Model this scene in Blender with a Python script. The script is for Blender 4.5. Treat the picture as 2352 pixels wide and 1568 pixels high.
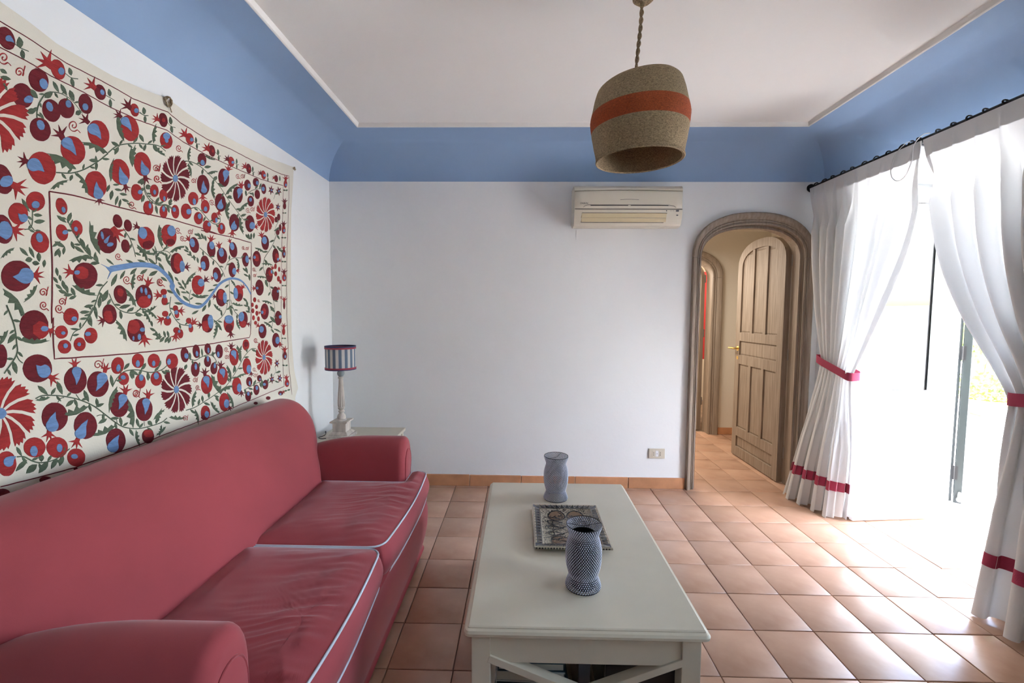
import bpy, bmesh, math, random
from mathutils import Vector, Matrix, noise
random.seed(7)
C = bpy.context.scene.collection
SC = bpy.context.scene
for o in list(bpy.data.objects): bpy.data.objects.remove(o)
PI = math.pi
def R(d): return math.radians(d)

# ---------------------------------------------------------------- camera
F, PIT, YAW, ROL, CX, CY, CZ = 1022.928, 0.0642, -0.0205, 0.0070, -1.0242, -1.6213, 1.3705
def cam_axes():
    f = Vector((math.sin(YAW)*math.cos(PIT), math.cos(YAW)*math.cos(PIT), -math.sin(PIT)))
    r = Vector((math.cos(YAW), -math.sin(YAW), 0)); u = r.cross(f)
    return math.cos(ROL)*r+math.sin(ROL)*u, -math.sin(ROL)*r+math.cos(ROL)*u, f
cr_, cu_, cf_ = cam_axes()
cam = bpy.data.objects.new('camera', bpy.data.cameras.new('camera')); C.objects.link(cam)
m = Matrix((cr_, cu_, -cf_)).transposed().to_4x4(); m.translation = (CX, CY, CZ); cam.matrix_world = m
cam.data.sensor_width = 36; cam.data.lens = F/2352*36; cam.data.clip_start = .05
SC.camera = cam

# ---------------------------------------------------------------- light and exposure
SC.view_settings.view_transform = 'Standard'; SC.view_settings.look = 'None'
SC.view_settings.gamma = 1; SC.view_settings.use_curve_mapping = False
SC.view_settings.exposure = 2.2
w = bpy.data.worlds.new('world'); SC.world = w; w.use_nodes = True
nt = w.node_tree; bg = nt.nodes['Background']
sky = nt.nodes.new('ShaderNodeTexSky'); sky.sky_type = 'NISHITA'; sky.sun_disc = False
sky.sun_elevation = R(52); sky.sun_rotation = R(170); sky.air_density = 1.0; sky.dust_density = 3.0
hsv = nt.nodes.new('ShaderNodeHueSaturation'); hsv.inputs['Saturation'].default_value = .8
nt.links.new(sky.outputs[0], hsv.inputs['Color']); nt.links.new(hsv.outputs[0], bg.inputs[0])
bg.inputs[1].default_value = 1.1
def light(name, kind, loc, energy, col, **k):
    l = bpy.data.lights.new(name, kind); l.energy = energy; l.color = col
    for a, v in k.items():
        if a != 'rot': setattr(l, a, v)
    o = bpy.data.objects.new(name, l); C.objects.link(o); o.location = loc
    if 'rot' in k: o.rotation_euler = k['rot']
    return o
sun = light('sun', 'SUN', (5, -3, 6), 10, (1, .985, .96), angle=R(.6))
sun.rotation_euler = Vector((.12, 1, -1.35)).to_track_quat('-Z', 'Y').to_euler()
hl = light('hall_light', 'AREA', (.25, 2.8, 2.1), 5.2, (1, .92, .82), shape='DISK', size=.5)  # unseen lamp put in for the hall's warm light, no fixture
hl2 = light('back_room_light', 'POINT', (.5, 4.6, 1.9), 15, (1, .86, .72), shadow_soft_size=.2)  # unseen lamp added to light the room past the hall

# ---------------------------------------------------------------- materials
def mat(name, col, rough=.6, metal=0, bump=0, bscale=60, var=0, vscale=4, stretch=(1,1,1), spec=.5, coat=0, trans=None, objrand=0, col2=None, sheen=0, detail=4):
    m = bpy.data.materials.new(name); m.use_nodes = True; t = m.node_tree; b = t.nodes['Principled BSDF']
    b.inputs['Base Color'].default_value = (*col, 1); b.inputs['Roughness'].default_value = rough
    b.inputs['Metallic'].default_value = metal; b.inputs['Specular IOR Level'].default_value = spec
    b.inputs['Coat Weight'].default_value = coat; b.inputs['Coat Roughness'].default_value = .08
    if sheen: b.inputs['Sheen Weight'].default_value = sheen; b.inputs['Sheen Roughness'].default_value = .4
    L = t.links.new
    tc = t.nodes.new('ShaderNodeTexCoord'); mp = t.nodes.new('ShaderNodeMapping'); mp.inputs['Scale'].default_value = stretch
    L(tc.outputs['Object'], mp.inputs[0])
    if var:
        n = t.nodes.new('ShaderNodeTexNoise'); n.inputs['Scale'].default_value = vscale; n.inputs['Detail'].default_value = detail
        L(mp.outputs[0], n.inputs['Vector'])
        rp = t.nodes.new('ShaderNodeValToRGB'); e = rp.color_ramp.elements
        e[0].position = .3; e[1].position = .7
        c2 = col2 or tuple(c*(1-var) for c in col)
        e[0].color = (*c2, 1); e[1].color = (*tuple(min(1, c*(1+var*.4)) for c in col), 1)
        L(n.outputs[0], rp.inputs[0]); src = rp.outputs[0]
        if objrand:
            oi = t.nodes.new('ShaderNodeObjectInfo'); h = t.nodes.new('ShaderNodeHueSaturation')
            mr = t.nodes.new('ShaderNodeMapRange'); mr.inputs[3].default_value = 1-objrand; mr.inputs[4].default_value = 1+objrand
            L(oi.outputs['Random'], mr.inputs[0]); L(mr.outputs[0], h.inputs['Value']); L(src, h.inputs['Color']); src = h.outputs[0]
        L(src, b.inputs['Base Color'])
    if bump:
        n2 = t.nodes.new('ShaderNodeTexNoise'); n2.inputs['Scale'].default_value = bscale; n2.inputs['Detail'].default_value = 3
        bp = t.nodes.new('ShaderNodeBump'); bp.inputs['Strength'].default_value = bump; bp.inputs['Distance'].default_value = .004
        L(mp.outputs[0], n2.inputs['Vector']); L(n2.outputs[0], bp.inputs['Height']); L(bp.outputs[0], b.inputs['Normal'])
    if trans:
        tr = t.nodes.new('ShaderNodeBsdfTranslucent'); tr.inputs[0].default_value = (*col, 1)
        mx = t.nodes.new('ShaderNodeMixShader'); mx.inputs[0].default_value = trans
        L(b.outputs[0], mx.inputs[1]); L(tr.outputs[0], mx.inputs[2]); L(mx.outputs[0], t.nodes['Material Output'].inputs[0])
    return m
M = {}
M['wall'] = mat('wall_plaster', (.89,.905,.90), .75, bump=.25, bscale=25, var=.03, vscale=1.5)
M['ceil'] = mat('ceiling_plaster', (.88,.87,.835), .8, bump=.2, bscale=20, var=.03, vscale=1.2)
M['blue'] = mat('blue_cove_paint', (.30,.44,.66), .7, bump=.15, bscale=25, var=.08, vscale=1.5)
M['hallwall'] = mat('hall_plaster', (.80,.74,.64), .75, bump=.2, bscale=25)
M['grout'] = mat('grout', (.30,.21,.15), .8, bump=.4, bscale=80, var=.4, vscale=6)
M['white'] = mat('white_lacquer', (.80,.81,.82), .35)
M['outerwall'] = mat('outer_render', (.75,.72,.66), .85, bump=.3)
M['glass'] = bpy.data.materials.new('glass'); M['glass'].use_nodes = True
t = M['glass'].node_tree; gl = t.nodes.new('ShaderNodeBsdfGlossy'); gl.inputs['Roughness'].default_value = .02
tp = t.nodes.new('ShaderNodeBsdfTransparent'); tp.inputs[0].default_value = (.95,.97,.96,1); mx = t.nodes.new('ShaderNodeMixShader'); fr = t.nodes.new('ShaderNodeFresnel'); fr.inputs[0].default_value = 1.9
t.links.new(fr.outputs[0], mx.inputs[0]); t.links.new(tp.outputs[0], mx.inputs[1]); t.links.new(gl.outputs[0], mx.inputs[2]); t.links.new(mx.outputs[0], t.nodes['Material Output'].inputs[0])
M['tile'] = mat('terracotta_tile', (.56,.36,.255), .28, var=.26, vscale=5, bump=.22, bscale=14, objrand=.08, col2=(.45,.255,.165), spec=.5)
M['base_tile'] = mat('terracotta_skirting', (.62,.30,.15), .45, var=.2, vscale=8, bump=.2, objrand=.08)
M['oak'] = mat('limed_oak', (.34,.275,.215), .6, var=.3, vscale=22, stretch=(3,3,.16), bump=.3, bscale=40, col2=(.235,.18,.135), detail=8)
M['oakdark'] = mat('limed_oak_shaded_moulding', (.30,.225,.16), .6, var=.4, vscale=14, stretch=(3,3,.22), bump=.3, bscale=30, detail=8)
M['brass'] = mat('brass', (.85,.65,.25), .25, metal=1)
M['steel'] = mat('hinge_steel', (.35,.34,.32), .4, metal=1)
M['sofa'] = mat('raspberry_sofa_fabric', (.37,.055,.066), .88, bump=.10, bscale=900, var=.16, vscale=2.6, sheen=.3)
M['piping'] = mat('pale_piping', (.62,.66,.74), .6)
M['cream'] = mat('cream_paint', (.64,.575,.45), .35, var=.04, vscale=6)
M['linen'] = mat('linen_curtain', (.78,.78,.775), .9, bump=.12, bscale=200, trans=.23)
M['pinkband'] = mat('raspberry_braid', (.42,.045,.10), .8, bump=.5, bscale=250, trans=.12)
M['iron'] = mat('black_iron', (.012,.012,.012), .45, metal=.4)
M['cord'] = mat('white_cord', (.7,.7,.68), .6)
M['shutter'] = mat('green_shutter_paint', (.008,.013,.012), .45, bump=.2, bscale=12, var=.3)
M['jute'] = mat('jute', (.42,.31,.18), .95, bump=1.0, bscale=220, var=.5, vscale=150, stretch=(1,1,2.2), detail=2)
M['jute_orange'] = mat('jute_orange', (.46,.09,.025), .95, bump=1.0, bscale=220, var=.4, vscale=150, stretch=(1,1,2.2), detail=2)
M['plastic'] = mat('aged_plastic', (.66,.61,.50), .4)
M['plastic2'] = mat('yellowed_plastic', (.64,.54,.34), .4)
M['dark'] = mat('dark_gap', (.03,.028,.025), .6)
M['lampwood'] = mat('limewashed_lamp_wood', (.66,.60,.53), .6, var=.3, vscale=18, stretch=(2,2,.4), bump=.3, bscale=60)
M['lampgrey'] = mat('grey_lamp_ball', (.30,.34,.34), .5)
M['stripe_w'] = mat('stripe_white', (.75,.73,.70), .8, trans=.3)
M['stripe_b'] = mat('stripe_blue', (.16,.22,.30), .8, trans=.2)
M['navy'] = mat('navy_trim', (.03,.04,.12), .7)
M['trimred'] = mat('red_trim', (.34,.04,.07), .7)
M['cloth'] = mat('suzani_cotton', (.80,.76,.65), .9, bump=.25, bscale=180, var=.06, vscale=3)
def stitch(n, c): return mat(n, c, .85, bump=.8, bscale=120, var=.22, vscale=40, stretch=(1,.6,3))
M['s_red'] = stitch('thread_red', (.40,.026,.026)); M['s_dark'] = stitch('thread_maroon', (.17,.010,.018))
M['s_blue'] = stitch('thread_blue', (.17,.31,.58)); M['s_green'] = stitch('thread_green', (.105,.15,.095))
M['paving'] = mat('patio_stone', (.60,.59,.58), .8, var=.25, vscale=3, bump=.4, bscale=20, objrand=.12)
M['pot'] = mat('terracotta_pot', (.55,.24,.10), .8, var=.2)
M['leaf'] = mat('garden_leaf', (.12,.20,.05), .6, var=.4, vscale=3, trans=.3)
M['bead'] = mat('glass_bead', (.55,.58,.70), .12, spec=1.0, coat=.6)
M['wire'] = mat('black_wire', (.012,.012,.018), .4, metal=.6)
M['votive'] = mat('dark_votive_glass', (.02,.022,.02), .15)
M['tray_ivory'] = mat('glazed_ivory', (.46,.39,.29), .25, var=.15, vscale=40, coat=.4)
M['tray_black'] = mat('glazed_black', (.018,.016,.015), .25, coat=.4)
M['tray_grey'] = mat('glazed_grey', (.08,.085,.10), .25, coat=.4)
M['tray_amber'] = mat('glazed_amber', (.24,.15,.09), .25, coat=.4)
M['paper'] = mat('paper', (.55,.52,.45), .8, bump=.5, bscale=300, stretch=(1,1,8))
M['book1'] = mat('teal_book', (.02,.06,.08), .5); M['book2'] = mat('white_book', (.45,.46,.45), .5)
M['book3'] = mat('brown_book', (.20,.09,.04), .6); M['blackplastic'] = mat('black_box', (.012,.013,.015), .3)
M['redcurtain'] = mat('red_curtain', (.45,.03,.03), .8)

# ---------------------------------------------------------------- mesh helpers
def link(o, parent=None):
    C.objects.link(o)
    if parent: o.parent = parent
    return o
def mesh(name, v, f, m, parent=None, smooth=False, mi=None):
    me = bpy.data.meshes.new(name); me.from_pydata([tuple(p) for p in v], [], f)
    for mm in (m if isinstance(m, (list, tuple)) else [m]): me.materials.append(M[mm] if isinstance(mm, str) else mm)
    if mi: me.polygons.foreach_set('material_index', mi)
    if smooth: me.polygons.foreach_set('use_smooth', [True]*len(me.polygons))
    me.update()
    return link(bpy.data.objects.new(name, me), parent)
class G:
    """gathers primitive shapes of ONE part"""
    def __init__(s): s.v = []; s.f = []; s.mi = []; s.k = 0
    def add(s, v, f):
        n = len(s.v); s.v += [tuple(p) for p in v]; s.f += [tuple(i+n for i in q) for q in f]; s.mi += [s.k]*len(f); return s
    def box(s, x0, x1, y0, y1, z0, z1):
        return s.add([(x, y, z) for x in (x0, x1) for y in (y0, y1) for z in (z0, z1)],
                     [(0,1,3,2),(4,6,7,5),(0,4,5,1),(2,3,7,6),(0,2,6,4),(1,5,7,3)])
    def obox(s, a, b, w, h, up=(0,0,1)):
        a = Vector(a); b = Vector(b); d = (b-a).normalized(); sd = d.cross(Vector(up)).normalized(); u = sd.cross(d)
        v = [p+sd*(i*w/2)+u*(j*h/2) for p in (a, b) for i in (-1, 1) for j in (-1, 1)]
        return s.add(v, [(0,1,3,2),(4,6,7,5),(0,4,5,1),(2,3,7,6),(0,2,6,4),(1,5,7,3)])
    def tube(s, pts, r, n=8, closed=False, caps=True):
        pts = [Vector(p) for p in pts]; N = len(pts); base = len(s.v); prev = None; v = []; f = []
        for i, p in enumerate(pts):
            if closed: d = (pts[(i+1) % N]-pts[i-1])
            else: d = (pts[min(i+1, N-1)]-pts[max(i-1, 0)])
            d.normalize()
            a = prev if prev is not None else (Vector((0,0,1)) if abs(d.z) < .9 else Vector((1,0,0)))
            sd = (a-d*a.dot(d)).normalized(); prev = sd; u = d.cross(sd)
            rr = r[i] if isinstance(r, (list, tuple)) else r
            v += [p+sd*(math.cos(2*PI*k/n)*rr)+u*(math.sin(2*PI*k/n)*rr) for k in range(n)]
        for i in range(N if closed else N-1):
            j = (i+1) % N
            f += [(i*n+k, i*n+(k+1) % n, j*n+(k+1) % n, j*n+k) for k in range(n)]
        if not closed and caps: f += [tuple(range(n))[::-1], tuple((N-1)*n+k for k in range(n))]
        return s.add(v, f)
    def lathe(s, prof, n=32, c=(0,0,0), seg=None):
        v = []; f = []; K = len(prof)
        for k in range(n):
            a = 2*PI*k/n
            v += [(c[0]+r*math.cos(a), c[1]+r*math.sin(a), c[2]+z) for r, z in prof]
        for k in range(n):
            j = (k+1) % n
            f += [(k*K+i, j*K+i, j*K+i+1, k*K+i+1) for i in range(K-1)]
        return s.add(v, f)
    def prism(s, poly, axis, a, b):
        """poly in the two other axes (cyclic order), extruded along axis from a to b"""
        def P(q, t):
            if axis == 'x': return (t, q[0], q[1])
            if axis == 'y': return (q[0], t, q[1])
            return (q[0], q[1], t)
        n = len(poly); v = [P(q, a) for q in poly]+[P(q, b) for q in poly]
        return s.add(v, [tuple(range(n)), tuple(range(2*n-1, n-1, -1))]+[(i, i+n, (i+1) % n+n, (i+1) % n) for i in range(n)])
    def sphere(s, c, r, n=10, m_=6, sc=(1,1,1)):
        v = [(c[0], c[1], c[2]+r*sc[2])]; f = []
        for i in range(1, m_):
            t = PI*i/m_
            v += [(c[0]+r*sc[0]*math.sin(t)*math.cos(2*PI*k/n), c[1]+r*sc[1]*math.sin(t)*math.sin(2*PI*k/n), c[2]+r*sc[2]*math.cos(t)) for k in range(n)]
        v.append((c[0], c[1], c[2]-r*sc[2])); e = len(v)-1
        for k in range(n):
            f.append((0, 1+k, 1+(k+1) % n)); f.append((e, e-n+(k+1) % n, e-n+k))
            for i in range(m_-2): f.append((1+i*n+k, 1+(i+1)*n+k, 1+(i+1)*n+(k+1) % n, 1+i*n+(k+1) % n))
        return s.add(v, f)
    def build(s, name, m, parent=None, smooth=False, bevel=0, seg=2, auto=False, solid=0):
        o = mesh(name, s.v, s.f, m, parent, smooth, s.mi if isinstance(m, (list, tuple)) else None)
        bm = bmesh.new(); bm.from_mesh(o.data); bmesh.ops.recalc_face_normals(bm, faces=bm.faces)
        if bevel: bmesh.ops.bevel(bm, geom=bm.edges[:], offset=bevel, segments=seg, profile=.6, affect='EDGES', clamp_overlap=True)
        bm.to_mesh(o.data); bm.free()
        if auto:
            o.data.polygons.foreach_set('use_smooth', [True]*len(o.data.polygons)); o.data.set_sharp_from_angle(angle=R(auto if auto is not True else 35))
        return o
def grid(name, fn, nu, nv, m, parent=None, closeu=False, mi=None, smooth=True):
    v = [fn(i/(nu if closeu else nu), j/nv) for j in range(nv+1) for i in range(nu if closeu else nu+1)]
    W_ = nu if closeu else nu+1; f = []
    for j in range(nv):
        for i in range(nu):
            i2 = (i+1) % W_; f.append((j*W_+i, j*W_+i2, (j+1)*W_+i2, (j+1)*W_+i))
    return mesh(name, v, f, m, parent, smooth, mi)
def empty(name, loc, label=None, cat=None, group=None, kind=None):
    o = bpy.data.objects.new(name, None); o.location = loc; o.empty_display_size = .1; C.objects.link(o)
    return tag(o, label, cat, group, kind)
def tag(o, label=None, cat=None, group=None, kind=None):
    if label: o['label'] = label
    if cat: o['category'] = cat
    if group: o['group'] = group
    if kind: o['kind'] = kind
    return o
def par(o, p):
    """parent keeping world coordinates (parts are modelled in world coordinates)"""
    o.parent = p; o.matrix_parent_inverse = Matrix.Translation(-p.location); return o
def struct(o): o['kind'] = 'structure'; return o
def unproj(px, py, axis, val):
    d = cr_*((px-1176)/F)-cu_*((py-784)/F)+cf_; o = Vector((CX, CY, CZ)); return o+d*((val-o[axis])/d[axis])
def project(p):
    q = Vector(p)-Vector((CX, CY, CZ)); z = q.dot(cf_)
    return (1176+F*q.dot(cr_)/z, 784-F*q.dot(cu_)/z, z)
def interp(keys, t):
    if t <= keys[0][0]: return keys[0][1]
    for (a, x), (b, y) in zip(keys, keys[1:]):
        if t <= b: return x+(y-x)*((t-a)/(b-a))
    return keys[-1][1]
def sinterp(keys, t):
    """smooth (Catmull-Rom) interpolation; values may be Vectors"""
    n = len(keys)
    if t <= keys[0][0]: return keys[0][1]
    if t >= keys[-1][0]: return keys[-1][1]
    for i in range(n-1):
        if t <= keys[i+1][0]: break
    p1, p2 = keys[i][1], keys[i+1][1]; p0 = keys[max(i-1, 0)][1]; p3 = keys[min(i+2, n-1)][1]
    h = keys[i+1][0]-keys[i][0]
    m1 = (p2-p0)*(h/(keys[i+1][0]-keys[max(i-1, 0)][0])) ; m2 = (p3-p1)*(h/(keys[min(i+2, n-1)][0]-keys[i][0]))
    s = (t-keys[i][0])/h
    return p1*(2*s**3-3*s*s+1)+m1*(s**3-2*s*s+s)+p2*(3*s*s-2*s**3)+m2*(s**3-s*s)
def smoothpts(pts, n=6):
    pts = [Vector(p) for p in pts]; out = []
    ks = [(i, p) for i, p in enumerate(pts)]
    for i in range((len(pts)-1)*n+1): out.append(sinterp(ks, i/n))
    return out

# ================================================================ ROOM
XL, XR, YF, YB = -2.507, 1.24, 1.835, -5.0
ZC, ZT = 2.365, 2.625
T = .255
# tiled floor
fl = struct(G().box(XL-.1, 2.0, YB-.1, 5.6, -.16, -.010).build('floor', 'grout'))
def tile_mesh(seed, sx=T, sy=T, h=.014):
    rr = random.Random(seed); g = G(); j = .0021
    x0, x1, y0, y1 = j+rr.uniform(-.0006,.0006), sx-j, j+rr.uniform(-.0006,.0006), sy-j
    g.box(x0, x1, y0, y1, -.012, 0); o = g.build('tile', 'tile', None)
    me = o.data; C.objects.unlink(o); bpy.data.objects.remove(o)
    bm = bmesh.new(); bm.from_mesh(me)
    e = [ed for ed in bm.edges if all(v.co.z > -.001 for v in ed.verts)]
    bmesh.ops.bevel(bm, geom=e, offset=.0022, segments=2, profile=.5, affect='EDGES')
    for v in bm.verts:
        if v.co.z > -.004: v.co.z += .0007*math.sin(v.co.x*17+seed)*math.cos(v.co.y*15+seed*2)
    bm.to_mesh(me); bm.free(); me.polygons.foreach_set('use_smooth', [True]*len(me.polygons)); me.set_sharp_from_angle(angle=R(50))
    return me
tms = [tile_mesh(i) for i in range(5)]
cells = []
for i in range(math.floor(XL/T), math.ceil(1.80/T)):
    for j in range(math.floor(YB/T), math.ceil(3.46/T)):
        x, y = i*T, j*T; cx, cy = x+T/2, y+T/2
        if y > YF and (cx < .1 or cx > 1.75): continue
        if y <= YF and x > XR-.02 and not (.2 < cy < 1.60): continue
        p = project((cx, cy, 0)) if cy > CY+.3 else (9999, 9999, 1)
        vis = -60 < p[0] < 2420 and p[1] < 1660
        hid = cx < -1.85 and cy < 1.0 or cy > YF and not (.15 < cx < 1.35)
        cells.append((0 if vis and not hid else 1, -p[1], x, y))
cells.sort()
rest = G(); n = 0
for rank, _, x, y in cells:
    sx = min(T, 1.80-x); 
    if rank == 0 and n < 298 and sx > T-.001:
        o = bpy.data.objects.new('tile', tms[n % 5]); link(o, fl); n += 1
        o.location = (x, y, random.uniform(-.0008, .0008)); o.rotation_euler = (random.uniform(-.002,.002), random.uniform(-.002,.002), random.uniform(-.004,.004))
    else: rest.box(x+.003, x+sx-.003, y+.003, y+T-.003, -.012, 0)
o = rest.build('floor_tile', 'tile', fl); o['kind'] = 'stuff'

# skirting of terracotta pieces on the far wall
bb = struct(G().box(XL, .27, YF-.006, YF, 0, .086).build('baseboard_far', 'wall'))
xs = [XL+.002, -2.25, -1.83, -1.423, -1.015, -.591, -.173, .268]
for a, b in zip(xs, xs[1:]):
    G().box(a+.002, b-.002, YF-.018, YF-.0055, .001, .088+random.uniform(-.002, .003)).build('tile', 'base_tile', bb, bevel=.003)

# far wall with an arched doorway
def arch_pts(xa, xb, zs, zt, n=28, e=2.35):
    cx, a, b = (xa+xb)/2, (xb-xa)/2, zt-zs; out = []
    for i in range(n+1):
        t = PI*i/n; c, s = math.cos(t), math.sin(t)
        out.append((cx-a*math.copysign(abs(c)**(2/e), c), zs+b*abs(s)**(2/e)))
    return out
def wall_with_arch(name, x0, x1, z1, ya, yb, xa, xb, zs, zt, m):
    poly = [(x0, 0), (xa, 0)]+arch_pts(xa, xb, zs, zt)+[(xb, 0), (x1, 0), (x1, z1), (x0, z1)]
    # split at the crown so that each polygon is simple
    ap = arch_pts(xa, xb, zs, zt); h = len(ap)//2; g = G()
    left = [(x0, 0), (xa, 0)]+ap[:h+1]+[(ap[h][0], z1), (x0, z1)]
    right = [(ap[h][0], z1)]+ap[h:]+[(xb, 0), (x1, 0), (x1, z1)]
    g.prism(left, 'y', ya, yb); g.prism(right, 'y', ya, yb)
    return g.build(name, m)
DA, DB = .335, 1.115
wf = struct(wall_with_arch('wall_far', XL-.1, 1.95, 2.75, YF, YF+.13, DA-.02, DB+.02, 1.80, 2.065, 'wall'))
# hall side skin keeps the warm paint of the hall
struct(wall_with_arch('trim_3', -.6, 1.75, 2.29, YF+.13, YF+.14, DA-.02, DB+.02, 1.80, 2.065, 'hallwall'))
struct(G().box(XL-.15, XL, YB-.1, YF, 0, 2.75).build('wall_left', 'wall'))
struct(G().box(XL-.1, XR+.76, YB-.15, YB, 0, 2.75).build('wall_back', 'wall'))
# right wall, thick, with the garden door opening
WY0, WY1 = -1.75, -.35
OY0, OY1, OZ, XO = .305, 1.51, 2.25, 2.0
g = G(); g.box(XR, XO, YB, WY0, 0, 2.75); g.box(XR, XO, WY1, OY0, 0, 2.75); g.box(XR, XO, WY0, WY1, 2.1, 2.75); g.box(XR, XO, WY0, WY1, 0, .75)   # unseen window opening, added so that daylight reaches the near half
g.box(XR, XO, OY1, YF-.0005, 0, 2.75); g.box(XR, XO, OY0, OY1, OZ, 2.75)
struct(g.build('wall_right', 'wall'))
struct(G().box(1.82, 2.06, OY0, OY1, -.09, .012).build('trim_4', 'white', bevel=.006))
w2 = empty('added_window_1', (1.8, (WY0+WY1)/2, 1.0), kind='structure')  # added window, out of view, brought in for its light
g = G(); g.box(1.80, 1.86, WY0, WY0+.06, .75, 2.1).box(1.80, 1.86, WY1-.06, WY1, .75, 2.1).box(1.80, 1.86, WY0+.06, WY1-.06, 2.04, 2.1).box(1.80, 1.86, WY0+.06, WY1-.06, .75, .81)
par(g.build('added_window_frame', 'white', bevel=.003), w2); par(G().box(1.825, 1.831, WY0+.06, WY1-.06, .81, 2.04).build('pane', 'glass'), w2)
# ceiling slab and the blue cove that runs round the room
struct(G().box(XL-.15, XO, YB-.15, YF+.14, 2.65, 2.80).build('ceiling', 'ceil'))
def ring(profile, name, m):
    cs = [(XL, YB, 1, 1), (XR, YB, -1, 1), (XR, YF, -1, -1), (XL, YF, 1, -1)]
    K = len(profile); v = []; f = []
    for x, y, sx, sy in cs: v += [(x+sx*d, y+sy*d, z) for d, z in profile]
    for c in range(4):
        n_ = (c+1) % 4; f += [(c*K+i, n_*K+i, n_*K+i+1, c*K+i+1) for i in range(K-1)]
    o = mesh(name, v, f, m, None, False); o.data.polygons.foreach_set('use_smooth', [True]*len(f)); o.data.set_sharp_from_angle(angle=R(30)); return struct(o)
cove = [(.0005, ZC)]+[(.002+.35*(1-math.cos(PI/2*i/14))*1.0, ZC+(ZT-ZC)*math.sin(PI/2*i/14)) for i in range(1, 15)]
ring(cove, 'trim_1', 'blue')
ring([(.352, ZT), (.357, ZT), (.362, ZT+.003), (.364, ZT+.012), (.370, 2.6505)], 'trim_2', 'ceil')

# arched doorway: oak casing, lining and the open leaf
d1 = empty('door_1', (.72, YF, 0), kind='structure')
def sweep_arch(g, inner, outer, prof, y0, sgn=-1):
    """prof: list of (s across from inner to outer, depth)"""
    n_ = len(inner); K = len(prof); v = []; f = []
    for (xi, zi), (xo, zo) in zip(inner, outer):
        v += [(xi+(xo-xi)*s, y0+sgn*d, zi+(zo-zi)*s) for s, d in prof]
    for a in range(n_-1):
        f += [(a*K+i, (a+1)*K+i, (a+1)*K+i+1, a*K+i+1) for i in range(K-1)]
    f += [tuple(range(K)), tuple((n_-1)*K+i for i in range(K))]
    g.add(v, f)
CPROF = [(0, 0), (0, .016), (.08, .020), (.16, .020), (.19, .014), (.26, .014), (.30, .021), (.36, .023), (.42, .018), (.47, .024), (.62, .034), (.80, .040), (.93, .040), (1, .034), (1, 0)]
xi0, xi1, xo0, xo1, zs = DA, DB, .272, 1.178, 1.80
ia = arch_pts(xi0, xi1, zs, 2.045); oa = arch_pts(xo0, xo1, zs, 2.135)
ib = [(x, z) for x, z in ia]; 
g = G(); sweep_arch(g, ia, oa, CPROF, YF); par(g.build('arch_casing', 'oak', auto=25), d1)
for s_, (xi, xo) in enumerate(((xi0, xo0), (xi1, xo1))):
    g = G(); sweep_arch(g, [(xi, 0), (xi, zs-.002)], [(xo, 0), (xo, zs-.002)], CPROF, YF); par(g.build('jamb_casing', 'oak', auto=25), d1)
def lining(ins, y0, y1, th, m, parent, name='lining'):
    out = [(x, z) for x, z in ins]; cx = (ins[0][0]+ins[-1][0])/2; g = G()
    n_ = len(ins); v = []; f = []
    for k, (x, z) in enumerate(ins):
        nx = 1 if x < cx else -1
        a = ins[max(k-1, 0)]; b = ins[min(k+1, n_-1)]; dx, dz = b[0]-a[0], b[1]-a[1]; l = math.hypot(dx, dz)+1e-9
        ox, oz = -dz/l*th, dx/l*th
        v += [(x, y0, z), (x, y1, z), (x+ox, y1, z+oz), (x+ox, y0, z+oz)]
    for k in range(n_-1): f += [(4*k+i, 4*k+4+i, 4*k+4+(i+1) % 4, 4*k+(i+1) % 4) for i in range(4)]
    f += [(0,1,2,3), tuple(4*(n_-1)+i for i in range(4))]
    g.add(v, f); return par(g.build(name, m, auto=30), parent)
full = [(xi0, 0)]+ia+[(xi1, 0)]
lining(full, YF-.008, YF+.145, .018, 'oak', d1)
# rebate strip behind (door stop)
st = [(xi0+.018, 0)]+arch_pts(xi0+.018, xi1-.018, zs, 2.025)+[(xi1-.018, 0)]
lining(st, YF+.02, YF+.06, .017, 'oak', d1, 'door_stop')

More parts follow.
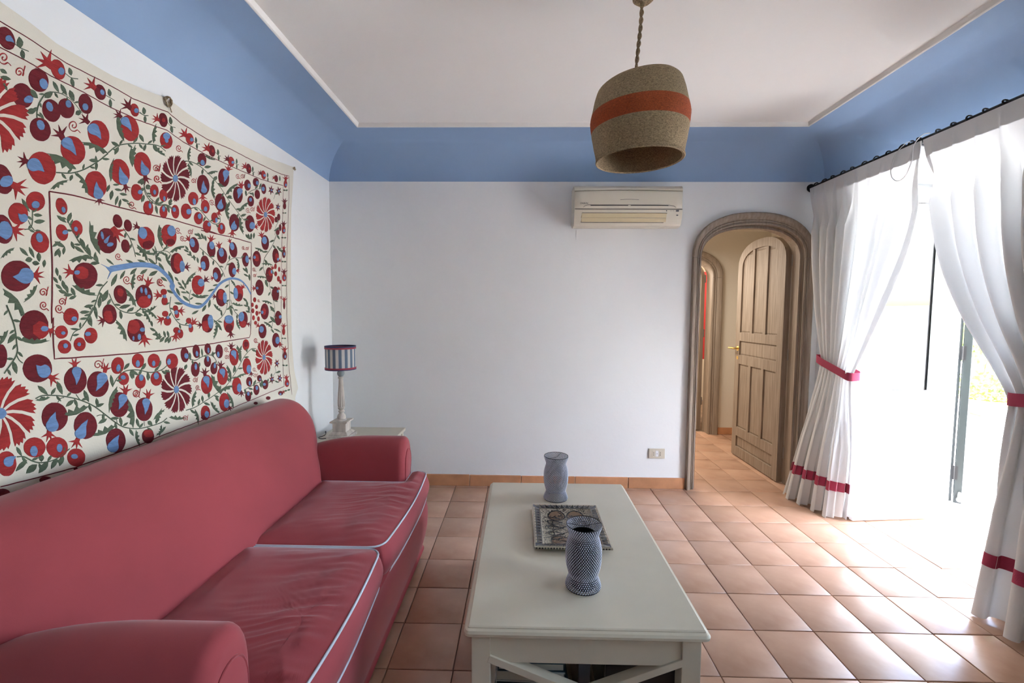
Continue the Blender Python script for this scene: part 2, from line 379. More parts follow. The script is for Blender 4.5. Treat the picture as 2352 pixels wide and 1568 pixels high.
def arched_leaf(name, W_, zs, zt, mats, face=-1, parent=None):
    """leaf in local coords: hinge edge at origin, runs along +y, thickness along x, height z; returns empty-free mesh part with sub-parts"""
    out = [(0.0, .008)]+[(0.0, zs)]+arch_pts(0, W_, zs, zt, 24)+[(W_, zs), (W_, .008)]
    out = [out[0]]+out[2:-2]+[out[-1]]
    core = G().prism(out, 'x', -.010, .010)
    th = .024; st_ = .078
    # stiles, rails and mullions
    for sx in (-1, 1):
        a, b = (sx*.0095, sx*th) if sx > 0 else (sx*th, sx*.0095)
        inn = arch_pts(st_, W_-st_, zs-.0005, zt-st_*.95, 24); outr = arch_pts(0, W_, zs, zt, 24)
        v = []; f = []
        for (xo, zo), (xi, zi) in zip(outr, inn): v += [(a, xo, zo), (a, xi, zi), (b, xo, zo), (b, xi, zi)]
        for k in range(24):
            q = 4*k; f += [(q, q+4, q+5, q+1), (q+2, q+3, q+7, q+6), (q, q+2, q+6, q+4), (q+1, q+5, q+7, q+3)]
        core.add(v, f)
        core.box(a, b, 0, st_, .008, zs-.0005); core.box(a, b, W_-st_, W_, .008, zs-.0005)
        for z0, z1 in ((.008, .10), (.205, .29), (.90, .985), (1.12, 1.20)): core.box(a, b, st_, W_-st_, z0, z1)
        w3 = (W_-2*st_-.076)/3
        for k in (1, 2):
            y0 = st_+k*w3+(k-1)*.038
            core.box(a, b, y0, y0+.038, .29, .90)
            core.box(a, b, y0, y0+.038, 1.20, zt-st_*1.05 if True else zt)
    leaf = core.build(name, mats[0], parent, auto=30)
    w3 = (W_-2*st_-.076)/3
    def panel(y0, y1, z0, z1, rnd=False):
        g = G(); e = .014
        for sx in (-1, 1):
            v = [(sx*.0098, y0+.004, z0+.004), (sx*.0098, y1-.004, z0+.004), (sx*.0098, y1-.004, z1-.004), (sx*.0098, y0+.004, z1-.004),
                 (sx*.0145, y0+e, z0+e), (sx*.0145, y1-e, z0+e), (sx*.0145, y1-e, z1-e), (sx*.0145, y0+e, z1-e)]
            g.add(v, [(0,1,5,4),(1,2,6,5),(2,3,7,6),(3,0,4,7),(4,5,6,7)])
        g.build('panel', mats[0], leaf)
    for k in range(3):
        y0 = st_+k*(w3+.038)
        panel(y0, y0+w3, .29, .90)
        panel(y0, y0+w3, 1.20, zs+.13 if k != 1 else zt-st_-.01)
    panel(st_, W_-st_, .985, 1.12); panel(st_, W_-st_, .10, .205)
    # moulded beads round the fields (dark line of shadow)
    return leaf
leaf = arched_leaf('door_leaf', .765, 1.80, 2.035, ('oak',), parent=d1)
leaf.matrix_parent_inverse = Matrix.Translation(-d1.location)
leaf.location = (1.093, YF+.15, 0); leaf.rotation_euler = (0, 0, R(0.5))
for z in (.25, 1.05, 1.80):
    G().tube([(.024, -.006, z-.045), (.024, -.006, z+.045)], .007, 8).box(.021, .023, -.004, .03, z-.04, z+.04).build('hinge', 'steel', leaf, auto=True)
g = G()
g.tube([(-.020, .715, 1.045), (-.026, .715, 1.045)], .024, 16); g.tube([(-.026, .715, 1.045), (-.055, .715, 1.045), (-.060, .722, 1.045)], .009, 8)
g.tube([(-.058, .712, 1.045), (-.060, .76, 1.045), (-.060, .825, 1.043)], [.009, .011, .008], 8)
g.build('handle', 'brass', leaf, auto=True)
G().tube([(-.020, .715, .955), (-.025, .715, .955)], .018, 16).add([(-.0255, .711, .945), (-.0255, .719, .945), (-.0255, .719, .965), (-.0255, .711, .965)], [(0,1,2,3)]).build('escutcheon', 'brass', leaf, auto=True)

# ---- hall behind the arch
HZ = 2.29
struct(G().box(-.7, -.6, YF+.14, 3.46, 0, HZ).build('wall_hall_left', 'hallwall'))
struct(G().box(1.75, 1.85, YF+.14, 3.46, 0, HZ).build('wall_hall_right', 'hallwall'))
struct(wall_with_arch('wall_hall_far', -.7, 1.95, 2.6, 3.46, 3.60, .33, 1.135, 1.78, 2.03, 'hallwall'))
g = G(); g.box(-.7, 1.95, YF+.13, 3.60, HZ, HZ+.08)
struct(g.build('ceiling_hall', 'hallwall'))
bh = struct(G().box(1.22, 1.745, 3.452, 3.46, 0, .076).build('baseboard_hall', 'hallwall'))
for a, b in ((1.222, 1.48), (1.48, 1.742)): G().box(a+.001, b-.002, 3.442, 3.4525, .001, .08).build('tile', 'base_tile', bh, bevel=.003)
d2 = empty('door_2', (.73, 3.46, 0), kind='structure')
ia2 = arch_pts(.35, 1.12, 1.78, 2.01); oa2 = arch_pts(.25, 1.222, 1.78, 2.10)
g = G(); sweep_arch(g, ia2, oa2, CPROF, 3.46); par(g.build('arch_casing', 'oak', auto=25), d2)
for xi, xo in ((.35, .25), (1.12, 1.222)):
    g = G(); sweep_arch(g, [(xi, 0), (xi, 1.778)], [(xo, 0), (xo, 1.778)], CPROF, 3.46); par(g.build('jamb_casing', 'oak', auto=25), d2)
lining([(.35, 0)]+ia2+[(1.12, 0)], 3.453, 3.615, .017, 'oak', d2)
lf2 = arched_leaf('door_leaf', .75, 1.77, 1.99, ('oak',), parent=d2); lf2.matrix_parent_inverse = Matrix.Translation(-d2.location)
lf2.location = (1.085, 3.63, 0); lf2.rotation_euler = (0, 0, R(14))
for z in (.35, 1.15, 1.78): G().tube([(.024, -.006, z-.045), (.024, -.006, z+.045)], .007, 8).build('hinge', 'steel', lf2, auto=True)
# room behind the hall
g = G(); g.box(-.7, -.6, 3.6, 5.5, 0, 2.5); g.box(2.2, 2.3, 3.6, 5.5, 0, 2.5); g.box(-.7, 2.3, 5.5, 5.6, 0, 2.5); g.box(1.95, 2.3, 3.5, 3.6, 0, 2.5)
struct(g.build('wall_back_room', 'hallwall'))
struct(G().box(-.7, 2.3, 3.6, 5.6, 2.5, 2.6).build('ceiling_back_room', 'hallwall'))
struct(G().box(2.0, 2.3, 3.4, 5.6, -.16, -.01).build('floor_back_room', 'grout'))
def rc(u, v): return (1.50+.02*math.sin(u*40), 4.05+.75*u, .75+(1.95-.75)*v)
tag(grid('curtain', rc, 60, 8, 'redcurtain'), 'strip of red curtain glimpsed through the far hall doorway', 'curtain')

# ---------------------------------------------------------------- garden door
w1 = empty('door_3', (1.8, .91, 0), kind='structure')
g = G(); g.box(1.775, 1.86, OY1-.085, OY1, .012, OZ).box(1.86, 1.90, OY1-.05, OY1, .012, OZ)
par(g.build('jamb', 'white', bevel=.004), w1)
g = G(); g.box(1.775, 1.86, OY0, OY0+.085, .012, OZ).box(1.86, 1.90, OY0, OY0+.05, .012, OZ)
par(g.build('jamb', 'white', bevel=.004), w1)
par(G().box(1.775, 1.86, OY0+.085, OY1-.085, OZ-.05, OZ).build('head', 'white', bevel=.004), w1)
def french_leaf(hx, hy, ang, mirror):
    """hinge at (hx,hy), leaf runs towards the room (-x) when ang=0; thickness in y"""
    W_, H_, th = .605, 2.195, .045
    sg = -1 if mirror else 1
    def B(x0, x1, z0, z1, a=0, b=th): return (-x1, -x0, *(sorted((-sg*a, -sg*b))), z0, z1)
    g = G(); st_ = .075
    g.box(*B(0, st_, .02, H_)).box(*B(W_-st_, W_, .02, H_))
    for z0, z1 in ((.02, .14), (.74, .86), (H_-.08, H_)): g.box(*B(st_, W_-st_, z0, z1))
    fr_ = g.build('leaf_frame', 'white', w1, bevel=.003); fr_.matrix_parent_inverse = Matrix.Translation(-w1.location)
    fr_.location = (hx, hy, 0); fr_.rotation_euler = (0, 0, R(ang))
    g = G(); e = .014
    for z0, z1, in ((.86, H_-.08),):
        for y_ in (.008, th-.008-.008):
            g.box(*B(st_, st_+e, z0, z1, y_, y_+.008)).box(*B(W_-st_-e, W_-st_, z0, z1, y_, y_+.008)).box(*B(st_+e, W_-st_-e, z0, z0+e, y_, y_+.008)).box(*B(st_+e, W_-st_-e, z1-e, z1, y_, y_+.008))
    g.build('glazing_bead', 'white', fr_)
    G().box(*B(st_, W_-st_, .86, H_-.08, .020, .024)).build('pane', 'glass', fr_)
    g = G().box(*B(st_, W_-st_, .14, .74, .016, .029)); g.box(*B(st_+.035, W_-st_-.035, .18, .70, .010, .035)); g.build('panel', 'white', fr_, bevel=.003)
    g = G(); a = -sg*th
    g.prism([(a, .02), (a, .075), (a-sg*.012, .065), (a-sg*.028, .03), (a-sg*.028, .012), (a, .012)], 'x', -W_, -.01); g.build('weather_bar', 'white', fr_, bevel=.002)
    for z in (.25, 1.1, 1.95): G().tube([(.006, -sg*.001, z-.04), (.006, -sg*.001, z+.04)], .006, 8).build('hinge', 'steel', fr_, auto=True)
french_leaf(1.775, 1.425, 5.5, False)
french_leaf(1.775, .385, 4.5, True)
# shutters folded open outside
def shutter(hx, hy, ang, lab):
    P = empty('folding_shutter', (hx, hy, .03), lab, 'shutter')
    P.rotation_euler = (0, 0, R(ang))
    for k, (y0, x0) in enumerate(((0, .0), (.052, .02))):
        g = G(); W_, H_, th = .30, 2.12, .042
        g.box(x0, x0+.06, y0, y0+th, 0, H_).box(x0+W_-.06, x0+W_, y0, y0+th, 0, H_)
        for z0, z1 in ((0, .10), (1.0, 1.09), (H_-.09, H_)): g.box(x0+.06, x0+W_-.06, y0, y0+th, z0, z1)
        pn = g.build('shutter_panel', 'shutter', P, bevel=.003)
        for q in range(40):
            z0 = .11+q*.0222; z1 = 1.10+q*.0222
            for z in (z0, z1):
                if z < .985 or (1.09 < z < 2.02): 
                    if q % 2 == 0: G().obox((x0+.06, y0+th/2, z), (x0+W_-.06, y0+th/2, z), .036, .006, (0, .5, .86)).build('slat', 'shutter', pn)
    for z in (.22, 1.08, 1.90): G().box(-.002, .0, .028, .062, z-.05, z+.05).tube([(-.006, .047, z-.05), (-.006, .047, z+.05)], .006, 8).build('hinge', 'iron', P)
    g = G().tube([(-.012, .01, .02), (-.012, .01, .07), (-.018, .014, .09)], [.016, .013, .006], 8).sphere((-.012, .01, .035), .02, 8, 6); g.build('hold_back', 'steel', P, auto=True)
    return P
shutter(2.125, 1.543, 46.5, 'dark green folded shutter standing outside the open garden door leaf in view')

# ---------------------------------------------------------------- patio
pt = struct(G().box(2.0, 14, -8, 16, -.25, -.075).build('patio', 'paving'))
rr = random.Random(3); k = 0; y = -.6; back = G()
while y < 9.5:
    d = rr.choice((.26, .30, .34)); x = 2.08+rr.uniform(-.3, 0)
    while x < 9.0:
        w_ = rr.uniform(.34, .60); p = project((x+w_/2, y+d/2, -.05))
        x0 = max(x, 2.065)
        if x+w_ > 2.15:
            seen = 2170 < p[0] < 2420 and p[2] > 1 and p[1] > 900
            if seen and k < 240:
                G().box(x0+.006, x+w_-.006, y+.006, y+d-.006, -.09, -.05+rr.uniform(-.004, .004)).build('paving_stone', 'paving', pt, bevel=.008, seg=1); k += 1
            elif p[2] > .5 and 1900 < p[0] < 3600: back.box(x0+.006, x+w_-.006, y+.006, y+d-.006, -.09, -.05)
        x += w_
    y += d
o = back.build('paving_stone', 'paving', pt); o['kind'] = 'stuff'
g = G().box(9.2, 9.5, -8, 16, -.1, 1.6); g.box(2.0, 9.5, 12, 12.3, -.1, 1.6)
struct(g.build('wall_garden', 'outerwall'))
# potted plant and shrubs
def leaves(g, c, R_, n, rr, sz=.07, flat=.8):
    for _ in range(n):
        a = rr.uniform(0, 2*PI); q = rr.random()**.5; h = rr.uniform(-1, 1)
        d = Vector((math.cos(a)*q, math.sin(a)*q, h*flat*math.sqrt(max(0, 1-q*q*.6))))
        p = Vector(c)+d*R_; u = Vector((rr.uniform(-1,1), rr.uniform(-1,1), rr.uniform(-.3,1))).normalized(); v_ = u.cross(Vector((rr.random(), rr.random(), .3))).normalized()
        L_ = sz*rr.uniform(.7, 1.3)
        g.add([p, p+u*L_*.5+v_*L_*.28, p+u*L_, p+u*L_*.5-v_*L_*.28], [(0,1,2,3)])
pp = empty('potted_plant', (5.65, 4.85, -.05), 'low bushy plant in a wide terracotta bowl out on the sunny patio', 'plant')
g = G().lathe([(0, 0), (.14, 0), (.16, .02), (.22, .14), (.27, .20), (.285, .21), (.285, .235), (.26, .235), (.23, .16), (0, .15)], 28); g.build('pot', 'pot', pp, auto=40)
g = G(); leaves(g, (0, 0, .38), .33, 420, rr, .07, .65); o = g.build('foliage', 'leaf', pp)
G().tube([(0,0,.15),(.02,.01,.4)], .012, 6).tube([(0,0,.15),(-.1,.05,.4)], .008, 6).tube([(0,0,.15),(.1,-.05,.4)], .008, 6).build('stem', 'pot', pp)
for (x, y, r_, h_, lab) in ((8.0, 7.2, .85, 1.2, 'tall green shrub against the garden wall beyond the terracotta bowl'),):
    s_ = empty('shrub', (x, y, -.07), lab, 'shrub')
    g = G(); leaves(g, (0, 0, h_), r_, 1500, rr, .12, 1.0); g.build('foliage', 'leaf', s_)
    g = G()
    for a in range(4): g.tube([(0, 0, 0), (math.cos(a*1.6)*.1, math.sin(a*1.6)*.1, h_*.5), (math.cos(a*1.6)*.35, math.sin(a*1.6)*.35, h_*1.1)], [.05, .04, .015], 7)
    g.build('trunk', 'pot', s_)

# ================================================================ FURNITURE
# ---------------------------------------------------------------- sofa
SY = .04           # middle of the sofa along the wall
so = empty('sofa', (-2.0, SY, 0), 'raspberry fabric two-seater sofa with pale piping along the left wall', 'sofa')
def rbox(name, x0, x1, y0, y1, z0, z1, r, m, parent, seg=4):
    o = G().box(x0, x1, y0, y1, z0, z1).build(name, m, None, bevel=r, seg=seg, auto=40); return par(o, parent)
# base: front face leans and bulges a little
def sweep_y(prof, ys, end_r, zc, name, m, parent, xc=None, fn=None):
    """closed profile (x,z) swept along y with rounded ends (profile shrinks towards (xc,zc))"""
    K = len(prof); v = []; f = []
    for y, s in ys:
        for i, (x, z) in enumerate(prof):
            v.append((xc+(x-xc)*s[0], y, zc+(z-zc)*s[1]))
    for a in range(len(ys)-1): f += [(a*K+i, a*K+(i+1) % K, (a+1)*K+(i+1) % K, (a+1)*K+i) for i in range(K)]
    f += [tuple(range(K))[::-1], tuple((len(ys)-1)*K+i for i in range(K))]
    g = G().add(v, f); return par(g.build(name, m, auto=60), parent)
def ends(y0, y1, r, ax=1., az=1., hx=.2, hz=.4, n=7, mid=10):
    out = []
    for i in range(n+1):
        t = PI/2*i/n; d = r*(1-math.sin(t)); k = 1-math.cos(t)
        out.append((y0+r*k, (1-ax*d/hx, 1-az*d/hz)))
    ys0 = out[-1][0]; rev = [(y0+y1-y, s) for y, s in reversed(out)]
    for i in range(1, mid): out.append((ys0+(rev[0][0]-ys0)*i/mid, (1, 1)))
    return out+rev
prof = smoothpts([(-2.44, 0, .06), (-2.45, 0, .33), (-2.0, 0, .345), (-1.60, 0, .335), (-1.548, 0, .30), (-1.545, 0, .18), (-1.575, 0, .05), (-1.60, 0, .035), (-2.0, 0, .035), (-2.42, 0, .035)], 4)
prof = [(p.x, p.z) for p in prof]
sweep_y(prof, ends(SY-.83, SY+.83, .07, .6, 0, .4, .3), 0, .2, 'base', 'sofa', so, xc=-2.0)
for sx in (-2.38, -1.66):
    for sy in (-.74, .74): par(G().lathe([(0, 0), (.018, 0), (.028, .045), (0, .045)], 12, (sx, SY+sy, 0)).build('foot', 'oak', None, auto=True), so)
# backrest
bp_ = smoothpts([(-2.455, 0, .12), (-2.46, 0, .50), (-2.455, 0, .78), (-2.43, 0, .850), (-2.375, 0, .886), (-2.31, 0, .884), (-2.255, 0, .850), (-2.20, 0, .77), (-2.135, 0, .64), (-2.075, 0, .48), (-2.05, 0, .36), (-2.10, 0, .12)], 4)
bp_ = [(p.x, p.z) for p in bp_]
K = len(bp_); v = []; f = []; ysl = []
Y0, Y1, RR = SY-.845, SY+.845, .11
for i in range(9): ysl.append(Y0+RR*(1-math.cos(PI/2*i/8)))
for i in range(1, 24): ysl.append(Y0+RR+(Y1-Y0-2*RR)*i/24)
for i in range(9): ysl.append(Y1-RR*(1-math.cos(PI/2*(8-i)/8)))
for y in ysl:
    e = min(y-Y0, Y1-y); q = max(0, min(1, e/RR)); c = math.sqrt(max(0, 1-(1-q)**2)); c2 = 1-(1-c)*.55
    for x, z in bp_:
        hl = .845 if x < -2.32 else interp([(.48, .655), (.60, .72), (.70, .80), (.78, .845)], z)
        dz_ = .5*RR*(1-c)*max(0, z-.45)/.42; zz = z-dz_*1.5
        ex = e/.05; cx2 = 1 if ex >= 1 else math.sqrt(max(0, 1-(1-ex)**2)); xx = -2.30+(x+2.30)*(1-(1-cx2)*.35)
        puff = .012*math.sin(PI*max(0, min(1, (y-Y0)/(Y1-Y0)))) if x > -2.3 else 0
        v.append((xx+puff, SY+(y-SY)*hl/.845, zz))
for a in range(len(ysl)-1): f += [(a*K+i, a*K+(i+1) % K, (a+1)*K+(i+1) % K, (a+1)*K+i) for i in range(K)]
f += [tuple(range(K))[::-1], tuple((len(ysl)-1)*K+i for i in range(K))]
par(G().add(v, f).build('backrest', 'sofa', auto=60), so)
# arms with a rolled outer edge and a sewn front panel
def arm(sgn):
    yc = SY+sgn*.755
    # cross section (y offset outwards, z)
    cs = smoothpts([(-.085, 0, .20), (-.085, 0, .50), (-.080, 0, .60), (-.050, 0, .655), (0, 0, .672), (.055, 0, .655), (.090, 0, .60), (.088, 0, .545), (.065, 0, .50), (.060, 0, .36), (.060, 0, .10), (0, 0, .08), (-.085, 0, .10)], 3)
    cs = [(p.x, p.z) for p in cs]; K = len(cs); v = []; f = []; xs_ = []
    x0, x1, r = -2.36, -1.648, .035
    for i in range(12): xs_.append((x0+(x1-r-x0)*i/12, 0))
    for i in range(7): t = PI/2*i/6; xs_.append((x1-r+r*math.sin(t), r*(1-math.cos(t))))
    for x, ins in xs_:
        hump = .012-.45*max(0, -1.84-x)**2
        for o_, z in cs:
            zz = z+hump*(z-.3)/.37 if z > .3 else z
            cx_, cz_ = 0.0, .38
            kx = 1-ins/.085; kz = 1-ins/.29
            v.append((x, yc+sgn*(cx_+(o_-cx_)*kx), cz_+(zz-cz_)*kz))
    for a in range(len(xs_)-1): f += [(a*K+i, a*K+(i+1) % K, (a+1)*K+(i+1) % K, (a+1)*K+i) for i in range(K)]
    f += [tuple(range(K))[::-1], tuple((len(xs_)-1)*K+i for i in range(K))]
    a_ = par(G().add(v, f).build('arm', 'sofa', auto=50), so)
    # front panel
    pp_ = [(o_*.66, .385+(z-.385)*.80) for o_, z in cs]
    pl = [(yc+sgn*o_, z) for o_, z in pp_]
    q = G().prism(pl if sgn > 0 else pl[::-1], 'x', x1-.006, x1+.0025).build('arm_panel', 'sofa', None, bevel=.003, auto=40)
    q.parent = a_
    q = G().tube([(x1+.001, y, z) for y, z in pl], .0030, 6, closed=True).build('seam', 'sofa', None, auto=60); q.parent = a_
for s_ in (1, -1): arm(s_)
# T-shaped seat cushions
def cushion(sgn):
    x0, x1, xn = -2.10, -1.560, -1.640
    ya, yb, yc_ = SY+sgn*.006, SY+sgn*.668, SY+sgn*.835
    pts = [(x0, ya), (x1, ya), (x1, yc_), (xn, yc_), (xn, yb), (x0, yb)]; rad = [.03, .06, .055, .02, .015, .03]
    out = []
    for i, (x, y) in enumerate(pts):
        a = Vector(pts[i-1]); b = Vector((x, y)); c = Vector(pts[(i+1) % 6]); u = (a-b).normalized(); w_ = (c-b).normalized(); r = rad[i]
        for k in range(6):
            t = k/5; out.append(b+u*r*(1-t)**2+w_*r*t**2)
    # resample evenly
    L_ = [0]; P_ = out+[out[0]]
    for a, b in zip(P_, P_[1:]): L_.append(L_[-1]+(b-a).length)
    N = 180; res = []; j = 0
    for i in range(N):
        s = L_[-1]*i/N
        while L_[j+1] < s: j += 1
        q = (s-L_[j])/max(1e-9, L_[j+1]-L_[j]); res.append(P_[j].lerp(P_[j+1], q))
    def bulge(p):   # fronts bow out in the middle
        x, y = p
        if x > x1-.06: x += .022*math.sin(PI*min(1, max(0, (y-ya)/(yc_-ya))))
        return Vector((x, y))
    res = [bulge(p) for p in res]; cen = Vector((-1.655, SY+sgn*.43))
    zt, zb = .452, .325; seed = 3 if sgn > 0 else 9
    rings = 40; v = []; f = []
    def top(p, s):
        x, y = p
        d = 0 if s >= .9999 else min((x-q.x)**2+(y-q.y)**2 for q in res)**.5
        e = min(1, d/.17); crown = .038*(1-(1-e)**2.4)
        front = max(0, min(1, (x+2.0)/.35))
        n1 = noise.noise(Vector((x*3.0+seed, y*21+1.2*math.sin(x*7+seed), seed)))
        n2 = noise.noise(Vector((x*6+seed*3, y*42+2.0*math.sin(x*9), seed+5)))
        n3 = noise.noise(Vector((x*14, y*9, seed+9)))
        fade = min(1, e*3.5)
        wr = (.0095*(-abs(n1))+.0045*(-abs(n2)))*front+.003*n3
        sag = -.010*math.exp(-((x+1.72)**2/.02+(y-SY-sgn*.25)**2/.05))
        return zt+crown+(wr*1.5+sag)*fade+.004
    for k in range(1, rings+1):
        s = k/rings
        for p in res:
            q = cen.lerp(p, s); v.append((q.x, q.y, top(q, s)))
    nt_ = len(v); c0 = len(v); v.append((cen.x, cen.y, top(cen, 0)))
    for i in range(N): f.append((c0, i, (i+1) % N))
    for k in range(rings-1):
        for i in range(N): f.append((k*N+i, (k+1)*N+i, (k+1)*N+(i+1) % N, k*N+(i+1) % N))
    last = (rings-1)*N; prev = last; side = 8
    def nrm(i):
        a = res[i-1]; b = res[(i+1) % N]; d = (b-a).normalized(); n_ = Vector((d.y, -d.x)); return n_ if sgn > 0 else -n_
    for k in range(1, side+1):
        t = k/side; z = zt+.004+(zb-zt-.004)*t; b_ = .020*math.sin(PI*t)
        st = len(v)
        for i, p in enumerate(res):
            n_ = nrm(i); fw = 1 if p.x > -2.0 else .3; q = p+n_*b_*fw
            if abs(p.y-ya) < .012: q.y = p.y
            if t > .999 : pass
            v.append((q.x, q.y, z+.004*math.sin(p.y*11+seed)*t))
        for i in range(N): f.append((prev+i, st+i, st+(i+1) % N, prev+(i+1) % N))
        prev = st
    f.append(tuple(prev+i for i in range(N)))
    c = par(G().add(v, f).build('seat_cushion', 'sofa', auto=70), so)
    for nm, base in (('top_piping', last), ('bottom_piping', prev)):
        pts3 = []
        for i in range(N):
            n_ = nrm(i); x, y, z = v[base+i]; pts3.append((x+n_.x*.002, y+n_.y*.002 if abs(y-ya) > .004 else y, z))
        q = G().tube(pts3, .0042, 6, closed=True).build('piping', 'piping', None, auto=80); q.parent = c; q['label'] = 'pale grey '+nm.replace('_', ' ')
for s_ in (1, -1): cushion(s_)

# ---------------------------------------------------------------- side table and its lamp
stb = empty('side_table', (-2.17, 1.43, 0), 'cream painted side table in the corner behind the sofa arm', 'table')
o = G().box(-2.43, -1.895, 1.17, 1.690, .474, .498).build('tabletop', 'cream', None, bevel=.006, seg=3, auto=True); par(o, stb)
g = G()
for a, b, c, d in ((-2.41, -1.915, 1.19, 1.21), (-2.41, -1.915, 1.65, 1.67), (-2.41, -2.39, 1.21, 1.65), (-1.935, -1.915, 1.21, 1.65)): g.box(a, b, c, d, .36, .474)
par(g.build('apron', 'cream'), stb)
for x in (-2.405, -1.925):
    for y in (1.20, 1.66): par(G().box(x-.018, x+.018, y-.018, y+.018, 0, .474).build('leg', 'cream', None, bevel=.003), stb)
dr = par(G().box(-1.913, -1.903, 1.26, 1.60, .375, .462).build('drawer', 'cream', None, bevel=.003), stb)
q = G().lathe([(0, 0), (.006, 0), (.006, .012), (.014, .018), (.012, .028), (0, .03)], 12).build('knob', 'brass', None, auto=True); q.rotation_euler = (0, R(90), 0); q.location = (-1.903, 1.43, .42); q.parent = dr

tl = empty('table_lamp', (-2.272, 1.42, .498), 'turned limewashed table lamp with blue and white striped drum shade', 'lamp')
def P(o): o.parent = tl; return o
g = G().box(-.078, .078, -.078, .078, 0, .022).box(-.066, .066, -.066, .066, .022, .030)
g.add([(-.066,-.066,.030),(.066,-.066,.030),(.066,.066,.030),(-.066,.066,.030),(-.050,-.050,.044),(.050,-.050,.044),(.050,.050,.044),(-.050,.050,.044)], [(0,1,5,4),(1,2,6,5),(2,3,7,6),(3,0,4,7),(4,5,6,7)])
g.box(-.046, .046, -.046, .046, .044, .104); g.box(-.052, .052, -.052, .052, .104, .109); g.box(-.060, .060, -.060, .060, .109, .118)
P(g.build('base', 'lampwood', bevel=.0015))
pr = [(0, .118), (.034, .118), (.034, .124), (.028, .130), (.030, .140), (.026, .156), (.017, .166), (.015, .172), (.021, .178), (.021, .184), (.014, .190), (.022, .200), (.024, .208), (.020, .215)]
P(G().lathe(pr+[(0, .215)], 28).build('turned_foot', 'lampwood', auto=35))
v = []; f = []; n_ = 48; hs = [.215, .24, .30, .36, .405, .412]
rs = [.0235, .025, .021, .0165, .0145, .012]
for z, r in zip(hs, rs):
    for k in range(n_):
        a = 2*PI*k/n_; rr_ = r*(1-.16*abs(math.cos(a*6))**.5) ; v.append((rr_*math.cos(a), rr_*math.sin(a), z))
for a in range(len(hs)-1): f += [(a*n_+i, a*n_+(i+1) % n_, (a+1)*n_+(i+1) % n_, (a+1)*n_+i) for i in range(n_)]
P(G().add(v, f).lathe([(.0, .412), (.019, .412), (.020, .418), (.013, .424), (0, .424)], 24).build('fluted_stem', 'lampwood', auto=30))
P(G().lathe([(0, .422)]+[(.025*math.sin(PI*i/10), .447-.025*math.cos(PI*i/10)) for i in range(1, 10)]+[(.008, .475), (.008, .50), (0, .50)], 24).build('ball', 'lampgrey', auto=50))
sh0, sh1, sr = .474, .630, .100
v = []; f = []; mi = []; ns = 96
for k in range(ns):
    a = 2*PI*k/ns
    for r, z in ((sr, sh0), (sr, sh1), (sr-.002, sh1), (sr-.002, sh0)): v.append((r*math.cos(a), r*math.sin(a), z))
for k in range(ns):
    j = (k+1) % ns
    for i in range(4): f.append((4*k+i, 4*j+i, 4*j+(i+1) % 4, 4*k+(i+1) % 4)); mi.append(1 if ((k+2) % 6) < 3 else 0)
shd = P(mesh('lamp_shade', v, f, ['stripe_w', 'stripe_b'], None, False, mi))
for z0, z1, m_, nm in ((sh0, sh0+.006, 'navy', 'navy_trim'), (sh0+.006, sh0+.017, 'trimred', 'red_trim'), (sh1-.012, sh1-.001, 'trimred', 'red_trim'), (sh1-.001, sh1+.008, 'navy', 'navy_trim')):
    z1 -= .0 ; G().lathe([(sr+.0005, z0-0), (sr+.0025, z0-0), (sr+.0025, z1), (sr-.0035, z1), (sr-.0035, z0)], 64).build(nm, m_, shd, auto=40)
P(G().tube([(0, 0, .50), (0, 0, .60)], .003, 6).tube([(-.098, 0, .60), (.098, 0, .60)], .0015, 6).tube([(0, -.098, .60), (0, .098, .60)], .0015, 6).build('shade_frame', 'steel'))
tag(G().tube(smoothpts([(-2.345, 1.36, .504), (-2.385, 1.345, .503), (-2.415, 1.375, .503), (-2.40, 1.43, .503), (-2.42, 1.50, .503), (-2.437, 1.53, .50), (-2.445, 1.56, .42), (-2.45, 1.6, .1)], 5), .0028, 6).build('lamp_cord', 'wire', auto=60), 'thin dark lamp cord curling off the back of the side table', 'cord')

# ---------------------------------------------------------------- coffee table
ct = empty('coffee_table', (-.822, .19, 0), 'cream painted rectangular coffee table on terracotta tiles beside the sofa', 'table')
TX0, TX1, TY0, TY1, TZ = -1.186, -.465, -.385, .755, .452
g = G(); top_prof = [(.016, 0), (.012, -.0025), (.012, -.006), (.004, -.009), (0, -.016), (.001, -.024), (.008, -.030), (.02, -.032)]
cs_ = [(TX0, TY0, 1, 1), (TX1, TY0, -1, 1), (TX1, TY1, -1, -1), (TX0, TY1, 1, -1)]
v = []; f = []; K = len(top_prof)
def rcorner(i, d, z, nseg=4):
    x, y, sx, sy = cs_[i]; r = .018; out = []
    a0 = {0: 180, 1: 270, 2: 0, 3: 90}[i]
    cx_, cy_ = x+sx*r, y+sy*r
    for k in range(nseg+1):
        a = R(a0+90*k/nseg); rr_ = r-d
        out.append((cx_+rr_*math.cos(a), cy_+rr_*math.sin(a), z))
    return out
cols = []
for i in range(4):
    rows = [rcorner(i, d, TZ+z) for d, z in top_prof]
    for k in range(5): cols.append([rows[j][k] for j in range(K)])
for c_ in cols: v += c_
n_ = len(cols)
for a in range(n_): f += [(a*K+i, ((a+1) % n_)*K+i, ((a+1) % n_)*K+i+1, a*K+i+1) for i in range(K-1)]
f += [tuple(a*K for a in range(n_)), tuple(a*K+K-1 for a in reversed(range(n_)))]
par(G().add(v, f).build('tabletop', 'cream', auto=28), ct)
lx0, lx1, ly0, ly1 = TX0+.022, TX1-.022, TY0+.022, TY1-.022
for x0 in (lx0, lx1-.056):
    for y0 in (ly0, ly1-.056): par(G().box(x0, x0+.056, y0, y0+.056, 0, TZ-.032).build('leg', 'cream', None, bevel=.0025), ct)
